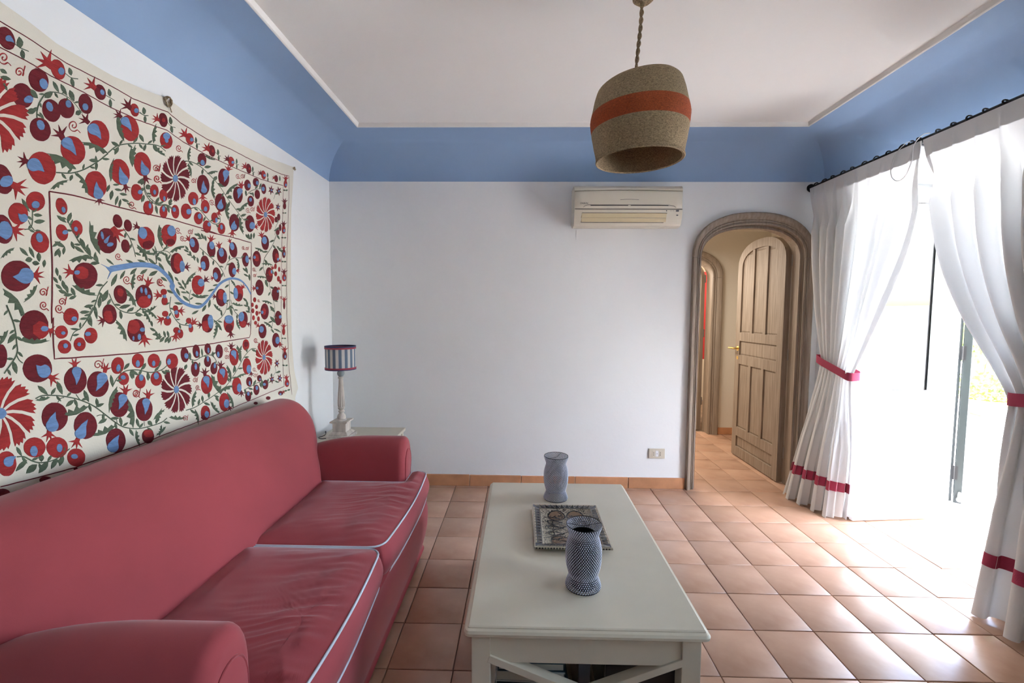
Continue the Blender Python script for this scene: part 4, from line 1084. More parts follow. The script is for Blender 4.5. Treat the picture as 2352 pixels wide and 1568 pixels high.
tieback(fL, .56, .052, 'raspberry braid tieback round the curtain beside the arched doorway', 0)
tieback(fR, .56, .056, 'raspberry braid tieback round the curtain at the right edge', 1)
pc = smoothpts([(1.09, .80, 2.318), (1.085, .84, 2.322), (1.072, .875, 2.28), (1.062, .868, 2.20), (1.06, .90, 2.13), (1.06, .955, 2.118), (1.06, 1.0, 2.17), (1.068, .995, 2.26), (1.09, .955, 2.318), (1.10, .93, 2.322)], 6)
tag(G().tube(pc, .0022, 6).build('pull_cord', 'cord', auto=60), 'thin pale cord looped over the curtain rod where the curtains meet', 'cord')

# ---------------------------------------------------------------- embroidered wall hanging
XW = -2.500
def surf(y, z):
    """distance of the cloth from the wall plane at (y, z)"""
    d = .010+.004*math.sin(y*5.1+z*2.0)+.003*math.sin(z*7.3-y*2.1)+.0015*math.sin(y*23+z*3)
    d += .018*max(0, (1.0-z)/.4)**2 if z < 1.0 else 0
    if y > 1.16: d += .010*((y-1.16)/.11)**2*(1 if z < 1.9 else max(0, (2.25-z)/.35))
    return d
SC_ = {'A': (0, 0, 3.92), 'B': (0, 350, 3.92), 'C': (0, 700, 3.4845), 'D': (300, 200, 4.355), 'E': (300, 500, 4.355), 'F': (300, 740, 4.355)}
def wp(crop, x, y):
    ox, oy, s = SC_[crop]; p = unproj(ox+x/s, oy+y/s, 0, XW+.012)
    for _ in range(3): p = unproj(ox+x/s, oy+y/s, 0, XW+surf(p.y, p.z))
    return (p.y, p.z)
def s3(p, lift): return (XW+surf(p[0], p[1])+lift, p[0], p[1])
wh = empty('wall_hanging', (XW, .3, 1.5), 'cream embroidered suzani with red pomegranates hung above the sofa', 'wall hanging')
def wpar(o): return par(o, wh)
topk = [wp('A', x*3.92, y*3.92) for x, y in ((0, 3), (60, 45), (130, 100), (200, 140), (260, 175), (330, 205), (385, 226), (430, 260), (480, 292), (540, 325), (600, 355), (640, 371), (675, 384))]
zpt = [(-1.6, 2.25), (-.8, 2.235)]+sorted(topk)
rk = sorted([(z, y) for y, z in [wp('A', x*3.92, y*3.92) for x, y in ((675, 384), (669, 480), (668, 600), (668, 700), (670, 780), (676, 850), (685, 890), (678, 912))]])
def topz(y): return interp(zpt, y)
def right(z): return interp(rk, z)
def cl(u, v):
    z0 = topz(-1.0+2.27*u); z = z0+(.60-z0)*v; y = -1.0+(right(z)+1.0)*u
    z = topz(y)+(.60-topz(y))*v
    return s3((y, z), 0)
c_ = grid('cloth', cl, 200, 120, 'cloth'); wpar(c_)
def rnd_edge(crop, cx, cy, a, b, t, n=28, jit=.015, seed=0):
    rr = random.Random(int(cx*7+cy*13+seed)); out = []; T_ = R(t)
    for i in range(n):
        q = 2*PI*i/n; k = 1+rr.uniform(-jit, jit); x = a*math.cos(q)*k; y = b*math.sin(q)*k
        # positive t leans the top of the motif to the left
        out.append(wp(crop, cx+x*math.cos(T_)+y*math.sin(T_), cy-x*math.sin(T_)+y*math.cos(T_)))
    return out
def fan(g, poly, lift, c=None):
    c = c or (sum(p[0] for p in poly)/len(poly), sum(p[1] for p in poly)/len(poly))
    v = [s3(c, lift+.0006)]+[s3(p, lift) for p in poly]; n_ = len(poly)
    g.add(v, [(0, i+1, (i+1) % n_+1) for i in range(n_)])
    # a thin edge down to the cloth
    v = [s3(p, lift) for p in poly]+[s3(p, 0) for p in poly]
    g.add(v, [(i, (i+1) % n_, n_+(i+1) % n_, n_+i) for i in range(n_)])
def ribbon(g, pts, w_, lift=.0012, smooth=5):
    """pts: (y,z) on the cloth, w_ width in metres (number or list)"""
    P_ = [V((a, b, 0)) for a, b in pts]
    if smooth and len(P_) > 2: P_ = smoothpts(P_, smooth)
    n_ = len(P_); v = []; f = []
    for i, p in enumerate(P_):
        d = P_[min(i+1, n_-1)]-P_[max(i-1, 0)]; d.normalize() if d.length > 0 else None; o_ = V((-d.y, d.x, 0))
        ww = (w_[0]+(w_[1]-w_[0])*i/(n_-1)) if isinstance(w_, (list, tuple)) else w_
        for s in (-1, 0, 1): q = p+o_*(s*ww/2); v.append(s3((q.x, q.y), lift if s else lift+.0007))
    for i in range(n_-1): f += [(3*i, 3*i+3, 3*i+4, 3*i+1), (3*i+1, 3*i+4, 3*i+5, 3*i+2)]
    g.add(v, f)
def drop(crop, bx, by, w_, tx, ty, n=9):
    """teardrop from a round base (bx,by) radius w_ to a curled tip"""
    ang = math.atan2(ty-by, tx-bx); L_ = math.hypot(tx-bx, ty-by); out = []
    for i in range(n+6):
        a = ang+R(60)+R(240)*i/(n+5); out.append(wp(crop, bx+w_*math.cos(a), by+w_*math.sin(a)))
    for s, k in ((-1, 2.2), ):
        pass
    l1_ = wp(crop, bx+math.cos(ang)*L_*.55+math.sin(ang)*w_*.62, by+math.sin(ang)*L_*.55-math.cos(ang)*w_*.62)
    l2_ = wp(crop, bx+math.cos(ang)*L_*.55-math.sin(ang)*w_*.30, by+math.sin(ang)*L_*.55+math.cos(ang)*w_*.30)
    return out+[l1_, wp(crop, tx, ty), l2_]
def crown(crop, x, y, tx, ty, g):
    """spiky calyx: a neck at (x,y) opening towards (tx,ty)"""
    dx, dy = tx-x, ty-y; L_ = math.hypot(dx, dy); ux, uy = dx/L_, dy/L_; nx, ny = -uy, ux; s = L_*1.12
    def q(a, b): return wp(crop, x+ux*a*s+nx*b*s, y+uy*a*s+ny*b*s)
    poly = [q(-.16, -.20), q(.22, -.24), (q(.62, -.80)), q(.46, -.22), q(1.05, -.34), q(.56, -.02), q(1.12, .22), q(.50, .20), q(.68, .78), q(.24, .24), q(-.16, .20)]
    fan(g, poly, .0014, q(.22, 0))
def flower(crop, cx, cy, rx, ry, n, col, center, t=0):
    g = G()
    for k in range(n):
        a0 = 2*PI*k/n+t; poly = []
        sw = .38   # swirl of the petals
        def q(r, a): a = a+sw*(1-r)*-1.0; return wp(crop, cx+rx*r*math.cos(a), cy+ry*r*math.sin(a))
        da = 2*PI/n; 
        prof = [(.14, .50), (.35, .20), (.6, .12), (.84, .10), (.97, .20), (.90, .30), (1.0, .42), (.93, .52), (1.0, .62), (.90, .74), (.97, .84), (.82, .90), (.6, .86), (.35, .76)]
        poly = [q(r, a0+da*b) for r, b in prof]
        fan(g, poly, .0014, q(.6, a0+da*.5))
    o = wpar(g.build('flower', col)); g = G()
    fan(g, rnd_edge(crop, cx, cy, rx*.15, ry*.15, 0, 14, .05), .0026); q_ = g.build('flower_centre', 's_blue'); q_.parent = o
# (crop, cx, cy, a, b, lean, colour, patches, crown)
# patches: ('d',bx,by,w,tx,ty) drop | ('e',x,y,a,b) ellipse | ('r'/'k',x,y,a,b) red / maroon patch ; crown: (x,y,tx,ty,colour)
r, k = 's_red', 's_dark'
POMS = [
('A',55,345,70,110,25,k,[('d',70,345,28,120,385)],None),('A',520,625,60,95,20,r,[('e',545,640,28,34)],(455,590,365,505,r)),
('A',900,830,48,72,18,k,[('e',915,830,18,26)],(850,790,785,730,r)),('A',1210,990,38,60,12,r,[('e',1222,995,20,22)],(1172,972,1115,915,k)),
('A',1468,1080,38,65,10,k,[('r',1468,1080,16,20)],(1430,1080,1380,1055,r)),('A',345,722,85,110,22,k,[('e',385,755,35,50)],None),
('A',200,860,90,115,20,k,[('e',250,895,42,34)],None),('A',460,995,78,105,20,k,[('e',440,960,28,45)],None),
('A',595,975,70,92,18,k,[('e',610,935,25,35)],None),('A',768,935,60,92,15,k,[('e',762,962,25,32)],None),('A',360,1165,90,110,25,k,[('e',360,1125,32,48)],None),
('A',655,1352,106,132,22,r,[('d',598,1285,50,680,1400)],(560,1240,515,1155,k)),('A',885,1208,93,130,18,r,[('d',835,1160,50,905,1255)],(790,1100,735,1050,k)),
('A',1165,1155,80,118,15,r,[('d',1120,1090,38,1180,1185)],(1085,1050,1040,1010,k)),('A',1495,1265,55,75,10,r,[('e',1495,1225,32,32),('e',1495,1262,16,24)],None),
('B',375,140,122,150,20,r,[('d',298,110,60,392,175)],(250,85,170,60,k)),('B',15,240,92,140,20,k,[('e',50,260,62,50)],(112,290,215,350,r)),
('B',318,440,84,88,15,r,[('e',313,470,35,34)],None),('B',162,550,86,100,18,r,[('d',205,590,38,155,548)],None),('B',358,805,80,100,15,r,[('e',348,768,30,42)],None),
('B',20,690,90,135,15,k,[('e',40,700,62,82),('r',48,697,40,30)],(100,690,200,720,r)),('B',148,1112,140,140,0,k,[('d',225,1110,72,108,1118)],(290,1105,380,1105,r)),
('C',270,165,115,122,0,k,[('r',320,198,62,68),('e',350,190,30,22)],(385,200,435,222,r)),
('B',552,485,48,78,18,r,[('e',565,515,17,28)],None),('B',556,720,52,75,15,r,[('e',580,718,25,20)],None),('B',690,680,50,70,12,r,[('e',677,690,16,22)],None),
('B',860,290,96,125,12,r,[('d',880,375,44,862,262)],(890,408,900,462,k)),('B',1078,175,84,120,15,r,[('d',1108,248,42,1072,125)],(1125,295,1140,350,k)),
('B',1280,105,75,110,12,r,[('d',1300,168,38,1270,70)],(1305,212,1315,275,k)),('B',1230,358,50,75,10,r,[('e',1255,357,20,20)],None),
('B',1388,345,38,57,5,r,[('e',1387,357,12,22)],None),('B',1470,388,35,57,5,r,[('e',1475,415,10,22)],None),('B',1333,500,44,65,5,r,[('e',1345,480,12,25)],None),('B',1470,535,34,58,5,r,[('e',1468,508,12,25)],None),
('B',962,795,88,115,12,k,[('e',915,747,12,36),('d',948,800,18,985,745),('e',985,828,30,18)],(1020,690,1085,775,r)),
('B',1057,618,40,62,15,k,[],None),('B',1150,658,34,55,10,k,[],None),('B',1128,842,37,60,8,k,[],None),
('B',1315,772,74,105,12,r,[('k',1330,830,50,38),('e',1280,725,38,52)],(1245,675,1200,655,k)),
('B',765,1110,110,120,8,k,[('r',730,1085,66,58),('e',687,1080,25,20)],(652,1080,578,1062,r)),('B',1082,1278,57,85,12,k,[('r',1080,1258,28,38)],None),
('B',1295,1295,76,105,5,k,[('r',1292,1345,62,56),('e',1268,1240,11,28),('e',1308,1250,12,32),('e',1337,1297,15,18)],(1325,1195,1350,1135,r)),
('B',985,1455,63,90,8,k,[('r',970,1475,42,55)],(945,1505,885,1525,k)),('B',638,1478,68,78,5,r,[('e',662,1498,25,22)],None),
('C',490,217,50,53,0,r,[('e',500,225,17,14)],None),('C',725,245,52,63,0,r,[('e',698,232,23,18)],None),('C',515,335,53,55,0,r,[('e',518,327,18,20)],None),('C',636,315,47,55,0,r,[('e',628,315,14,16)],None),
('C',1088,205,70,92,0,k,[('r',1065,175,46,58),('e',1135,198,20,17),('e',1110,255,13,25),('e',1063,267,7,18)],(1148,252,1170,318,r)),('C',5,410,50,95,0,k,[],None),
('C',298,508,117,113,0,k,[('d',345,530,54,282,480)],(395,572,455,612,r)),('C',602,602,90,108,0,k,[('d',608,532,38,605,640)],(597,495,595,435,r)),
('C',782,635,86,103,0,k,[('d',812,585,43,762,690)],(838,532,850,475,r)),('C',940,485,50,68,-8,r,[('e',942,505,16,30)],None),('C',1103,447,48,58,0,r,[('e',1098,470,16,28)],None),('C',1230,447,48,57,0,r,[('e',1225,468,13,22)],None),
('C',1375,450,48,62,0,r,[('e',1348,455,15,24)],None),('C',988,590,42,52,0,r,[('e',980,580,20,17)],None),('C',1122,612,42,57,0,r,[('e',1125,582,18,26)],None),('C',1250,590,45,57,0,r,[('e',1246,568,20,28)],None),
('C',952,798,76,100,0,k,[('d',978,748,36,943,838)],(1000,708,1008,648,r)),('C',1152,835,67,95,0,k,[('d',1165,778,31,1155,878)],(1183,742,1190,685,r)),
('C',436,895,104,115,0,k,[('d',412,965,50,438,855)],(392,1008,388,1080,r)),('C',682,965,92,108,0,k,[('d',640,1028,44,698,915)],(622,1072,592,1135,r)),('C',925,1085,78,98,0,k,[('d',900,1135,44,948,1040)],None),
('C',275,1140,87,80,0,r,[('e',265,1170,30,42)],None),('C',455,1140,85,83,0,r,[('e',470,1145,23,33)],None),('C',608,1220,72,72,0,r,[('e',590,1212,27,20)],None),('C',50,1270,78,100,0,r,[('d',62,1255,40,125,1210)],None),
('C',1183,1050,48,57,0,k,[('r',1185,1030,40,32)],None),('C',20,1510,60,40,0,k,[],None),('C',365,1402,50,30,0,k,[],None),('C',605,1312,16,12,0,k,[],None),
('D',590,518,38,60,12,r,[('e',605,525,17,20)],(560,490,505,440,r)),('D',812,638,32,58,10,k,[('r',818,638,12,16)],(785,630,735,585,r)),('D',1005,745,30,50,10,r,[('e',1018,752,14,14)],(980,732,943,700,k)),
('D',1180,815,24,50,8,k,[('r',1184,815,10,14)],(1158,805,1118,778,r)),('D',1328,878,22,45,8,r,[('e',1335,882,11,13)],(1308,868,1278,850,k)),('D',1455,915,17,35,5,k,[],(1442,912,1418,900,r)),
('D',713,725,42,65,8,k,[('e',715,755,20,28)],None),('D',725,978,60,102,8,k,[('d',730,1030,29,725,935)],(720,1082,720,1135,r)),('D',625,1115,50,67,5,r,[('e',632,1145,16,32)],None),('D',745,1195,42,68,5,r,[('e',745,1218,16,25)],None),
('D',555,1242,52,78,4,r,[('e',577,1245,25,28)],None),('D',677,1310,44,62,4,r,[('e',685,1290,18,28)],None),('D',445,1245,38,68,4,r,[('e',430,1225,16,22)],None),('D',762,1395,40,63,4,r,[('e',780,1372,16,22)],None),
('D',838,1305,32,52,4,r,[('e',853,1330,12,25)],None),('D',907,1413,37,57,4,r,[('e',905,1400,12,25)],None),('D',930,905,54,92,5,k,[('d',950,860,32,930,950)],(970,838,990,790,r)),
('D',1072,1078,47,85,4,k,[('d',1088,1038,28,1068,1115)],(1105,1005,1105,950,r)),('D',1168,980,32,55,4,k,[('e',1180,985,15,22)],None),('D',1252,950,30,43,4,k,[('e',1262,958,13,20)],None),('D',1330,1018,24,52,4,k,[('e',1322,1018,15,22)],None),
('D',1266,1073,26,47,4,k,[],None),('D',1200,1140,32,55,4,k,[('e',1195,1125,14,20)],None),('D',897,1155,54,92,6,k,[('d',892,1192,30,905,1118)],(885,1245,870,1285,r)),
('D',1035,1355,50,88,3,k,[('d',1028,1398,30,1035,1335)],(1018,1440,1010,1490,r)),('D',1192,1365,46,84,3,k,[('e',1212,1385,28,36)],(1238,1400,1275,1395,r)),
('D',1455,1325,15,28,0,k,[],None),('D',1480,1300,15,35,0,k,[],None),('D',1495,1405,12,35,0,k,[],None),('D',1470,1450,18,30,0,k,[],None),
('D',1548,968,17,38,0,r,[('e',1550,978,8,14)],(1550,930,1553,890,r)),('D',1540,1190,14,32,0,k,[],(1540,1158,1540,1120,k)),('D',1530,1425,18,40,0,r,[('e',1532,1435,8,15)],(1530,1385,1530,1345,k)),
('E',380,178,74,112,10,r,[('k',395,240,44,34),('e',402,130,40,54)],None),('E',462,455,64,105,4,k,[('r',470,450,42,92),('e',510,485,27,56)],(538,495,592,490,k)),('E',635,272,46,80,10,k,[('e',612,250,24,44)],(590,225,555,190,r)),
('E',805,315,40,80,8,k,[('e',808,275,24,40)],(800,235,812,182,r)),('E',913,378,50,80,6,k,[('e',903,345,24,46)],(888,297,872,250,r)),('E',1025,320,39,78,8,k,[('e',1010,285,21,38)],(995,245,983,215,r)),
('E',742,455,43,78,6,k,[('e',722,475,22,42)],(708,505,675,520,r)),('E',862,570,40,75,8,k,[('e',845,582,21,37)],(828,602,798,605,r)),('E',1015,520,36,75,4,k,[('e',1032,535,20,34)],(1055,530,1090,528,r)),('E',1148,418,33,72,4,k,[('e',1160,415,17,38)],(1180,405,1205,405,k)),
('E',673,672,62,97,4,r,[('e',700,648,33,40)],(735,632,778,605,k)),('E',905,798,52,88,2,k,[('r',900,770,30,54),('e',938,800,20,56)],(852,790,815,785,k)),('E',1077,755,47,82,2,r,[('k',1090,790,26,34),('e',1048,755,20,58)],(1112,705,1135,675,r)),
('E',768,1055,57,92,2,k,[('r',750,1080,40,56),('e',795,1040,28,68)],(712,1070,668,1072,k)),('E',982,1060,51,88,0,r,[('k',982,1100,36,40),('e',980,1015,42,42)],(998,1145,1008,1195,k)),('E',1125,1018,44,82,-3,k,[('r',1120,1060,34,34),('e',1105,990,26,48)],(1165,1060,1195,1068,k)),
('E',330,742,31,32,0,r,[],None),('E',338,832,30,42,0,r,[('e',335,785,15,18)],(298,778,235,768,r)),('E',345,960,31,30,0,r,[],None),('E',368,1035,36,44,-10,r,[('e',368,998,15,15)],(322,1008,265,1030,r)),
('E',447,905,26,30,0,r,[],None),('E',462,970,22,34,0,r,[('e',452,945,16,22)],(480,932,535,932,r)),('E',458,1125,32,32,0,r,[],None),('E',498,1160,26,46,0,r,[('e',480,1135,12,16)],(455,1165,435,1225,r)),
('E',580,1030,27,30,0,r,[],None),('E',602,1108,22,38,0,r,[('e',592,1082,13,20)],(612,1060,660,1025,r)),
('E',1345,248,37,75,4,k,[('e',1335,225,24,38)],(1315,190,1298,148,r)),('E',1260,410,41,80,2,k,[('r',1258,400,24,36),('e',1235,395,12,16)],None),('E',1450,380,32,75,2,k,[('r',1458,390,16,36),('e',1470,415,10,15)],(1478,435,1500,420,r)),
('E',1385,570,35,75,2,k,[('r',1395,550,20,34),('e',1405,540,9,18)],(1412,515,1430,485,r)),('E',1288,698,41,80,2,k,[('e',1262,703,12,14)],(1248,705,1212,705,r)),('E',1448,762,36,75,2,k,[('e',1468,735,9,15)],(1472,715,1495,700,r)),
('E',1340,937,40,80,0,k,[('r',1330,940,22,36),('e',1312,945,12,18)],(1298,948,1275,950,r)),('E',1475,1003,34,73,0,k,[('e',1493,990,14,18)],None),('E',1318,1133,39,73,0,k,[('e',1305,1115,22,34),('r',1300,1115,12,16)],(1285,1085,1255,1068,r)),
('E',1452,1223,37,73,0,k,[('e',1465,1225,21,36)],(1490,1250,1498,1290,r)),('E',1532,357,17,46,0,k,[('e',1533,362,7,16)],(1532,315,1532,285,r)),('E',1535,597,20,38,0,r,[('e',1537,602,8,15)],(1535,558,1533,515,k)),
('E',1535,872,10,42,0,k,[],(1535,832,1537,795,r)),('E',1530,1137,15,36,0,r,[],(1530,1100,1532,1060,r)),('E',1542,1378,20,42,0,k,[('e',1543,1388,8,16)],(1540,1335,1538,1290,r)),('E',1152,1270,33,56,0,r,[('k',1152,1262,22,28)],None),
('F',540,325,40,75,5,k,[('e',552,335,20,28)],None),('F',655,290,35,68,4,k,[('e',658,312,12,28)],None),('F',770,265,32,55,3,k,[('e',773,280,10,28)],None),('F',885,290,36,70,3,k,[('e',872,320,12,30)],None),('F',768,392,34,55,2,k,[('e',768,365,11,30)],None),
('F',645,468,42,75,2,k,[('e',647,442,12,33)],None),('F',832,460,34,60,-2,k,[('e',837,433,11,26)],None),('F',1033,345,45,88,2,r,[('d',1025,305,27,1045,370)],(1005,260,1005,210,k)),
('F',917,535,52,92,0,r,[('d',912,490,29,925,558)],(900,450,895,395,k)),('F',760,620,57,97,-2,r,[('d',752,568,32,770,655)],(742,525,738,465,k)),('F',1162,440,42,82,2,r,[('e',1178,468,23,44)],(1200,500,1212,535,k)),
('F',1060,635,46,87,0,r,[('e',1082,655,23,43)],(1102,690,1115,735,k)),('F',937,797,52,92,0,r,[('e',955,812,26,44)],(982,842,1005,875,k)),('F',747,905,46,73,0,r,[('k',735,950,30,24),('e',757,920,22,34)],None),
('F',1185,593,30,48,0,k,[('e',1187,608,9,22)],None),('F',1287,560,22,33,0,k,[('e',1290,568,7,12)],None),('F',1347,622,28,48,-4,k,[('e',1335,620,14,14)],None),('F',1257,675,29,52,0,k,[('e',1258,655,12,22)],None),('F',1175,738,29,50,0,k,[('e',1173,715,12,20)],None),
('F',1563,608,22,38,0,r,[('e',1565,615,9,14)],(1560,570,1553,530,r)),('F',1500,708,24,22,0,k,[('e',1495,718,9,10)],(1518,700,1540,690,r)),('F',1375,757,22,18,0,k,[],None),('F',1250,808,20,14,0,k,[],None)]
for (cr, cx_, cy_, a, b, t, col, pats, cw) in POMS:
    g = G(); small = a < 34; fan(g, rnd_edge(cr, cx_, cy_, a, b, t, 18 if small else 28), .0014)
    o = wpar(g.build('pomegranate', col))
    for p in pats:
        g = G()
        if p[0] == 'd': poly = drop(cr, *p[1:]); lf, mm, nm = .0030, 's_blue', 'seed_patch'
        else:
            lf, mm, nm = {'e': (.0030, 's_blue', 'seed_patch'), 'r': (.0024, 's_red', 'inner_patch'), 'k': (.0024, 's_dark', 'inner_patch')}[p[0]]  # patches of blue
            poly = rnd_edge(cr, p[1], p[2], p[3], p[4], t, 14, .05 if p[0] == 'e' else .10)
        fan(g, poly, lf); q_ = g.build(nm, mm); q_.parent = o
    if cw: g = G(); crown(cr, *cw[:4], g); q_ = g.build('calyx', cw[4]); q_.parent = o
flower('A', -85, 1045, 345, 360, 11, 's_red', None, .2); flower('C', 2, 868, 290, 300, 11, 's_red', None, .1)
flower('D', 445, 912, 150, 236, 11, 's_dark', None, .1); flower('F', 455, 672, 158, 238, 11, 's_dark', None, .3)
flower('D', 1348, 1275, 98, 178, 12, 's_red', None, .2); flower('F', 1333, 350, 88, 178, 12, 's_red', None, .1)
def star(cr, x, y, a, col='s_dark'):
    g = G(); poly = []
    for i in range(12): q = 2*PI*i/12+x; rr_ = 1 if i % 2 == 0 else .42; poly.append(wp(cr, x+a*rr_*math.cos(q), y+a*1.6*rr_*math.sin(q)))
    fan(g, poly, .0014, wp(cr, x, y)); o = wpar(g.build('star_flower', col)); g = G(); fan(g, rnd_edge(cr, x, y, a*.25, a*.4, 0, 8), .0026); g.build('flower_centre', 's_blue').parent = o
for s_ in (('D',1405,1030,30),('D',1480,1040,30),('D',1472,1200,26),('F',1462,410,28),('F',1412,570,28),('F',1490,560,28)): star(*s_)
g = G()
for x, y, a, b in ((1240,820,15,25),(1218,870,12,22),(1258,890,14,22),(1222,930,13,25),(1228,1000,13,25),(1262,955,14,25),(1278,1010,12,25),(1248,1050,14,20),(1448,485,12,28),(1478,610,14,28),(1485,515,10,25),(1450,560,14,25),(1497,640,10,20)): fan(g, rnd_edge('E', x, y, a, b, 0, 12), .0014)
wpar(g.build('berry_cluster', 's_red'))['kind'] = 'stuff'
# vines, leaves, sprigs
def one_leaf(g, cr, x, y, ang, L_, w_=.36, ay_=1.0):
    """pointed oval leaf from (x,y) along ang (image degrees, y down)"""
    a = R(ang); ux, uy = math.cos(a), math.sin(a); out = []
    for s, o_ in ((0, 0), (.25, .8), (.5, 1), (.78, .62), (1, 0), (.78, -.55), (.5, -.9), (.25, -.75)): out.append(wp(cr, x+L_*(ux*s-uy*o_*w_/2), y+L_*(uy*s+ux*o_*w_/2)*ay_))
    fan(g, out, .0013)
def acanthus(g, cr, x, y, ang, L_, bend=1):
    """long curved lobed leaf"""
    a = R(ang); ux, uy = math.cos(a), math.sin(a); nx, ny = -uy*bend, ux*bend
    def q(s, o_): c = .30*s*s; return wp(cr, x+L_*(ux*s+nx*(o_+c)), y+L_*(uy*s+ny*(o_+c)))
    poly = [q(0, -.02), q(.25, -.06), q(.5, -.085), q(.75, -.06), q(1, 0), q(.88, .02), (q(.84, .10)), q(.70, .035), q(.60, .17), q(.50, .045), q(.34, .19), q(.30, .06), q(.12, .10), q(.10, .03)]
    fan(g, poly, .0013, q(.5, 0))
VINES = [('B',[(500,180),(640,185),(760,150),(880,80),(970,10)],1),('A',[(970,1375),(1060,1310),(1200,1290),(1300,1295),(1420,1310),(1490,1360)],1),('A',[(440,830),(400,850),(350,930),(330,1000),(330,1060)],.6),('A',[(440,825),(540,840),(640,900),(740,1020)],.6),
('B',[(1290,270),(1310,350),(1350,410),(1420,465),(1500,480),(1560,520)],.6),('D',[(530,740),(600,745),(690,790),(780,870),(880,980),(960,1100),(1040,1210),(1100,1290),(1140,1340)],.7),('D',[(590,1215),(660,1205),(720,1260),(800,1350),(860,1370),(895,1340),(890,1290)],.55),
('D',[(130,960),(140,1050),(190,1130),(270,1180),(350,1175),(420,1210)],.6),('D',[(1150,1090),(1200,1040),(1260,1020),(1310,1015)],.4),('C',[(280,750),(340,725),(450,725),(560,740),(650,765),(750,810),(850,885),(930,945),(1000,980),(1100,990),(1200,970),(1290,940),(1335,905)],1),
('C',[(130,1215),(190,1215),(260,1250),(330,1262),(430,1240),(500,1195),(555,1150)],.8),('C',[(900,650),(940,580),(1000,530),(1100,520),(1200,540),(1290,520),(1340,480)],.7),('F',[(550,880),(640,850),(740,790),(860,710),(960,630),(1060,480),(1130,350),(1200,270),(1250,262)],.8),
('F',[(570,355),(640,380),(700,350),(770,325),(830,345),(870,420)],.55),('F',[(1130,680),(1200,640),(1280,600),(1330,620),(1440,580)],.5),('C',[(50,0),(110,160),(130,300),(130,400),(30,550)],.9),('C',[(130,400),(150,440),(180,465)],0),
('E',[(1500,60),(1420,270),(1340,400),(1330,520),(1380,640),(1400,740),(1440,900),(1420,1050),(1400,1130)],.6),('B',[(890,1000),(780,900),(700,790),(640,680),(600,600)],.8),('B',[(965,1160),(900,1240),(850,1380),(800,1480),(740,1560)],.9),
('B',[(980,1270),(1020,1360),(1080,1420),(1160,1445),(1220,1440),(1265,1400)],.8),('B',[(1410,1000),(1400,900),(1450,890),(1520,850)],.4),('B',[(1390,840),(1410,900),(1405,1000)],.4),('B',[(1105,680),(1160,760),(1200,860),(1220,940)],.7),
('B',[(215,695),(270,680),(290,620),(290,510)],.8),('B',[(250,610),(275,660),(310,705)],.4),('E',[(400,790),(390,900),(430,990),(490,1060),(575,1078)],.6),('E',[(240,290),(260,380),(255,460)],.5),('E',[(255,390),(300,335),(370,340),(420,400)],.4),('E',[(690,300),(780,380),(860,450),(920,540),(940,590)],.6),
('E',[(940,520),(980,430),(1050,400),(1110,405)],.4),('E',[(590,870),(585,790),(600,720)],.5),('E',[(985,620),(990,800),(990,930)],.5),('E',[(1000,820),(1030,920),(1080,980)],.5),('E',[(830,1050),(900,1000),(950,930),(975,820)],.5),('E',[(60,930),(100,905),(60,820)],.3),
('C',[(560,290),(590,220),(660,170),(740,20)],.6),('F',[(1420,540),(1450,490),(1440,440)],.5),('D',[(1430,1120),(1450,1060),(1480,1040)],.5),('D',[(1440,1480),(1450,1400),(1480,1340)],.5),('C',[(605,715),(630,750),(640,760)],0),('C',[(460,780),(480,750),(510,740)],0),('C',[(770,890),(800,880),(840,885)],0),('C',[(930,905),(935,945)],0),('C',[(1150,930),(1155,970)],0),
('A',[(120,385),(180,430),(255,462)],0),('A',[(585,660),(640,700),(700,710)],0),('A',[(945,855),(990,880),(1030,905)],0),('A',[(1245,1010),(1300,1040),(1330,1040)],0),('D',[(90,250),(130,280),(175,285)],0),('D',[(365,350),(400,390),(445,405)],0),('D',[(625,535),(660,565),(690,570)],0),('D',[(845,650),(880,685),(900,690)],0),('D',[(1035,755),(1060,775),(1080,775)],0),('D',[(1200,830),(1225,850),(1240,850)],0)]
rv = random.Random(21)
for cr, pts, dens in VINES:
    g = G(); sc = 1/SC_[cr][2]; ribbon(g, [wp(cr, *p) for p in pts], .0038 if len(pts) > 4 else .0028, .0011)
    if dens:
        tot = sum(math.hypot(b[0]-a[0], b[1]-a[1]) for a, b in zip(pts, pts[1:])); step = 72; s = step*.6; sd = 1
        P_ = smoothpts([(x, y, 0) for x, y in pts], 8); L_ = 0
        for a, b in zip(P_, P_[1:]):
            d = (b-a); L_ += d.length
            if L_ > s:
                s += step*rv.uniform(.7, 1.2); sd = -sd; base = math.degrees(math.atan2(d.y, d.x)); ln = (64 if dens > .65 else 50)*rv.uniform(.8, 1.15)
                one_leaf(g, cr, b.x+4*sd*math.sin(R(base)), b.y-4*sd*math.cos(R(base)), base+sd*rv.uniform(-62, -38), ln, .36)
    wpar(g.build('vine', 's_green'))
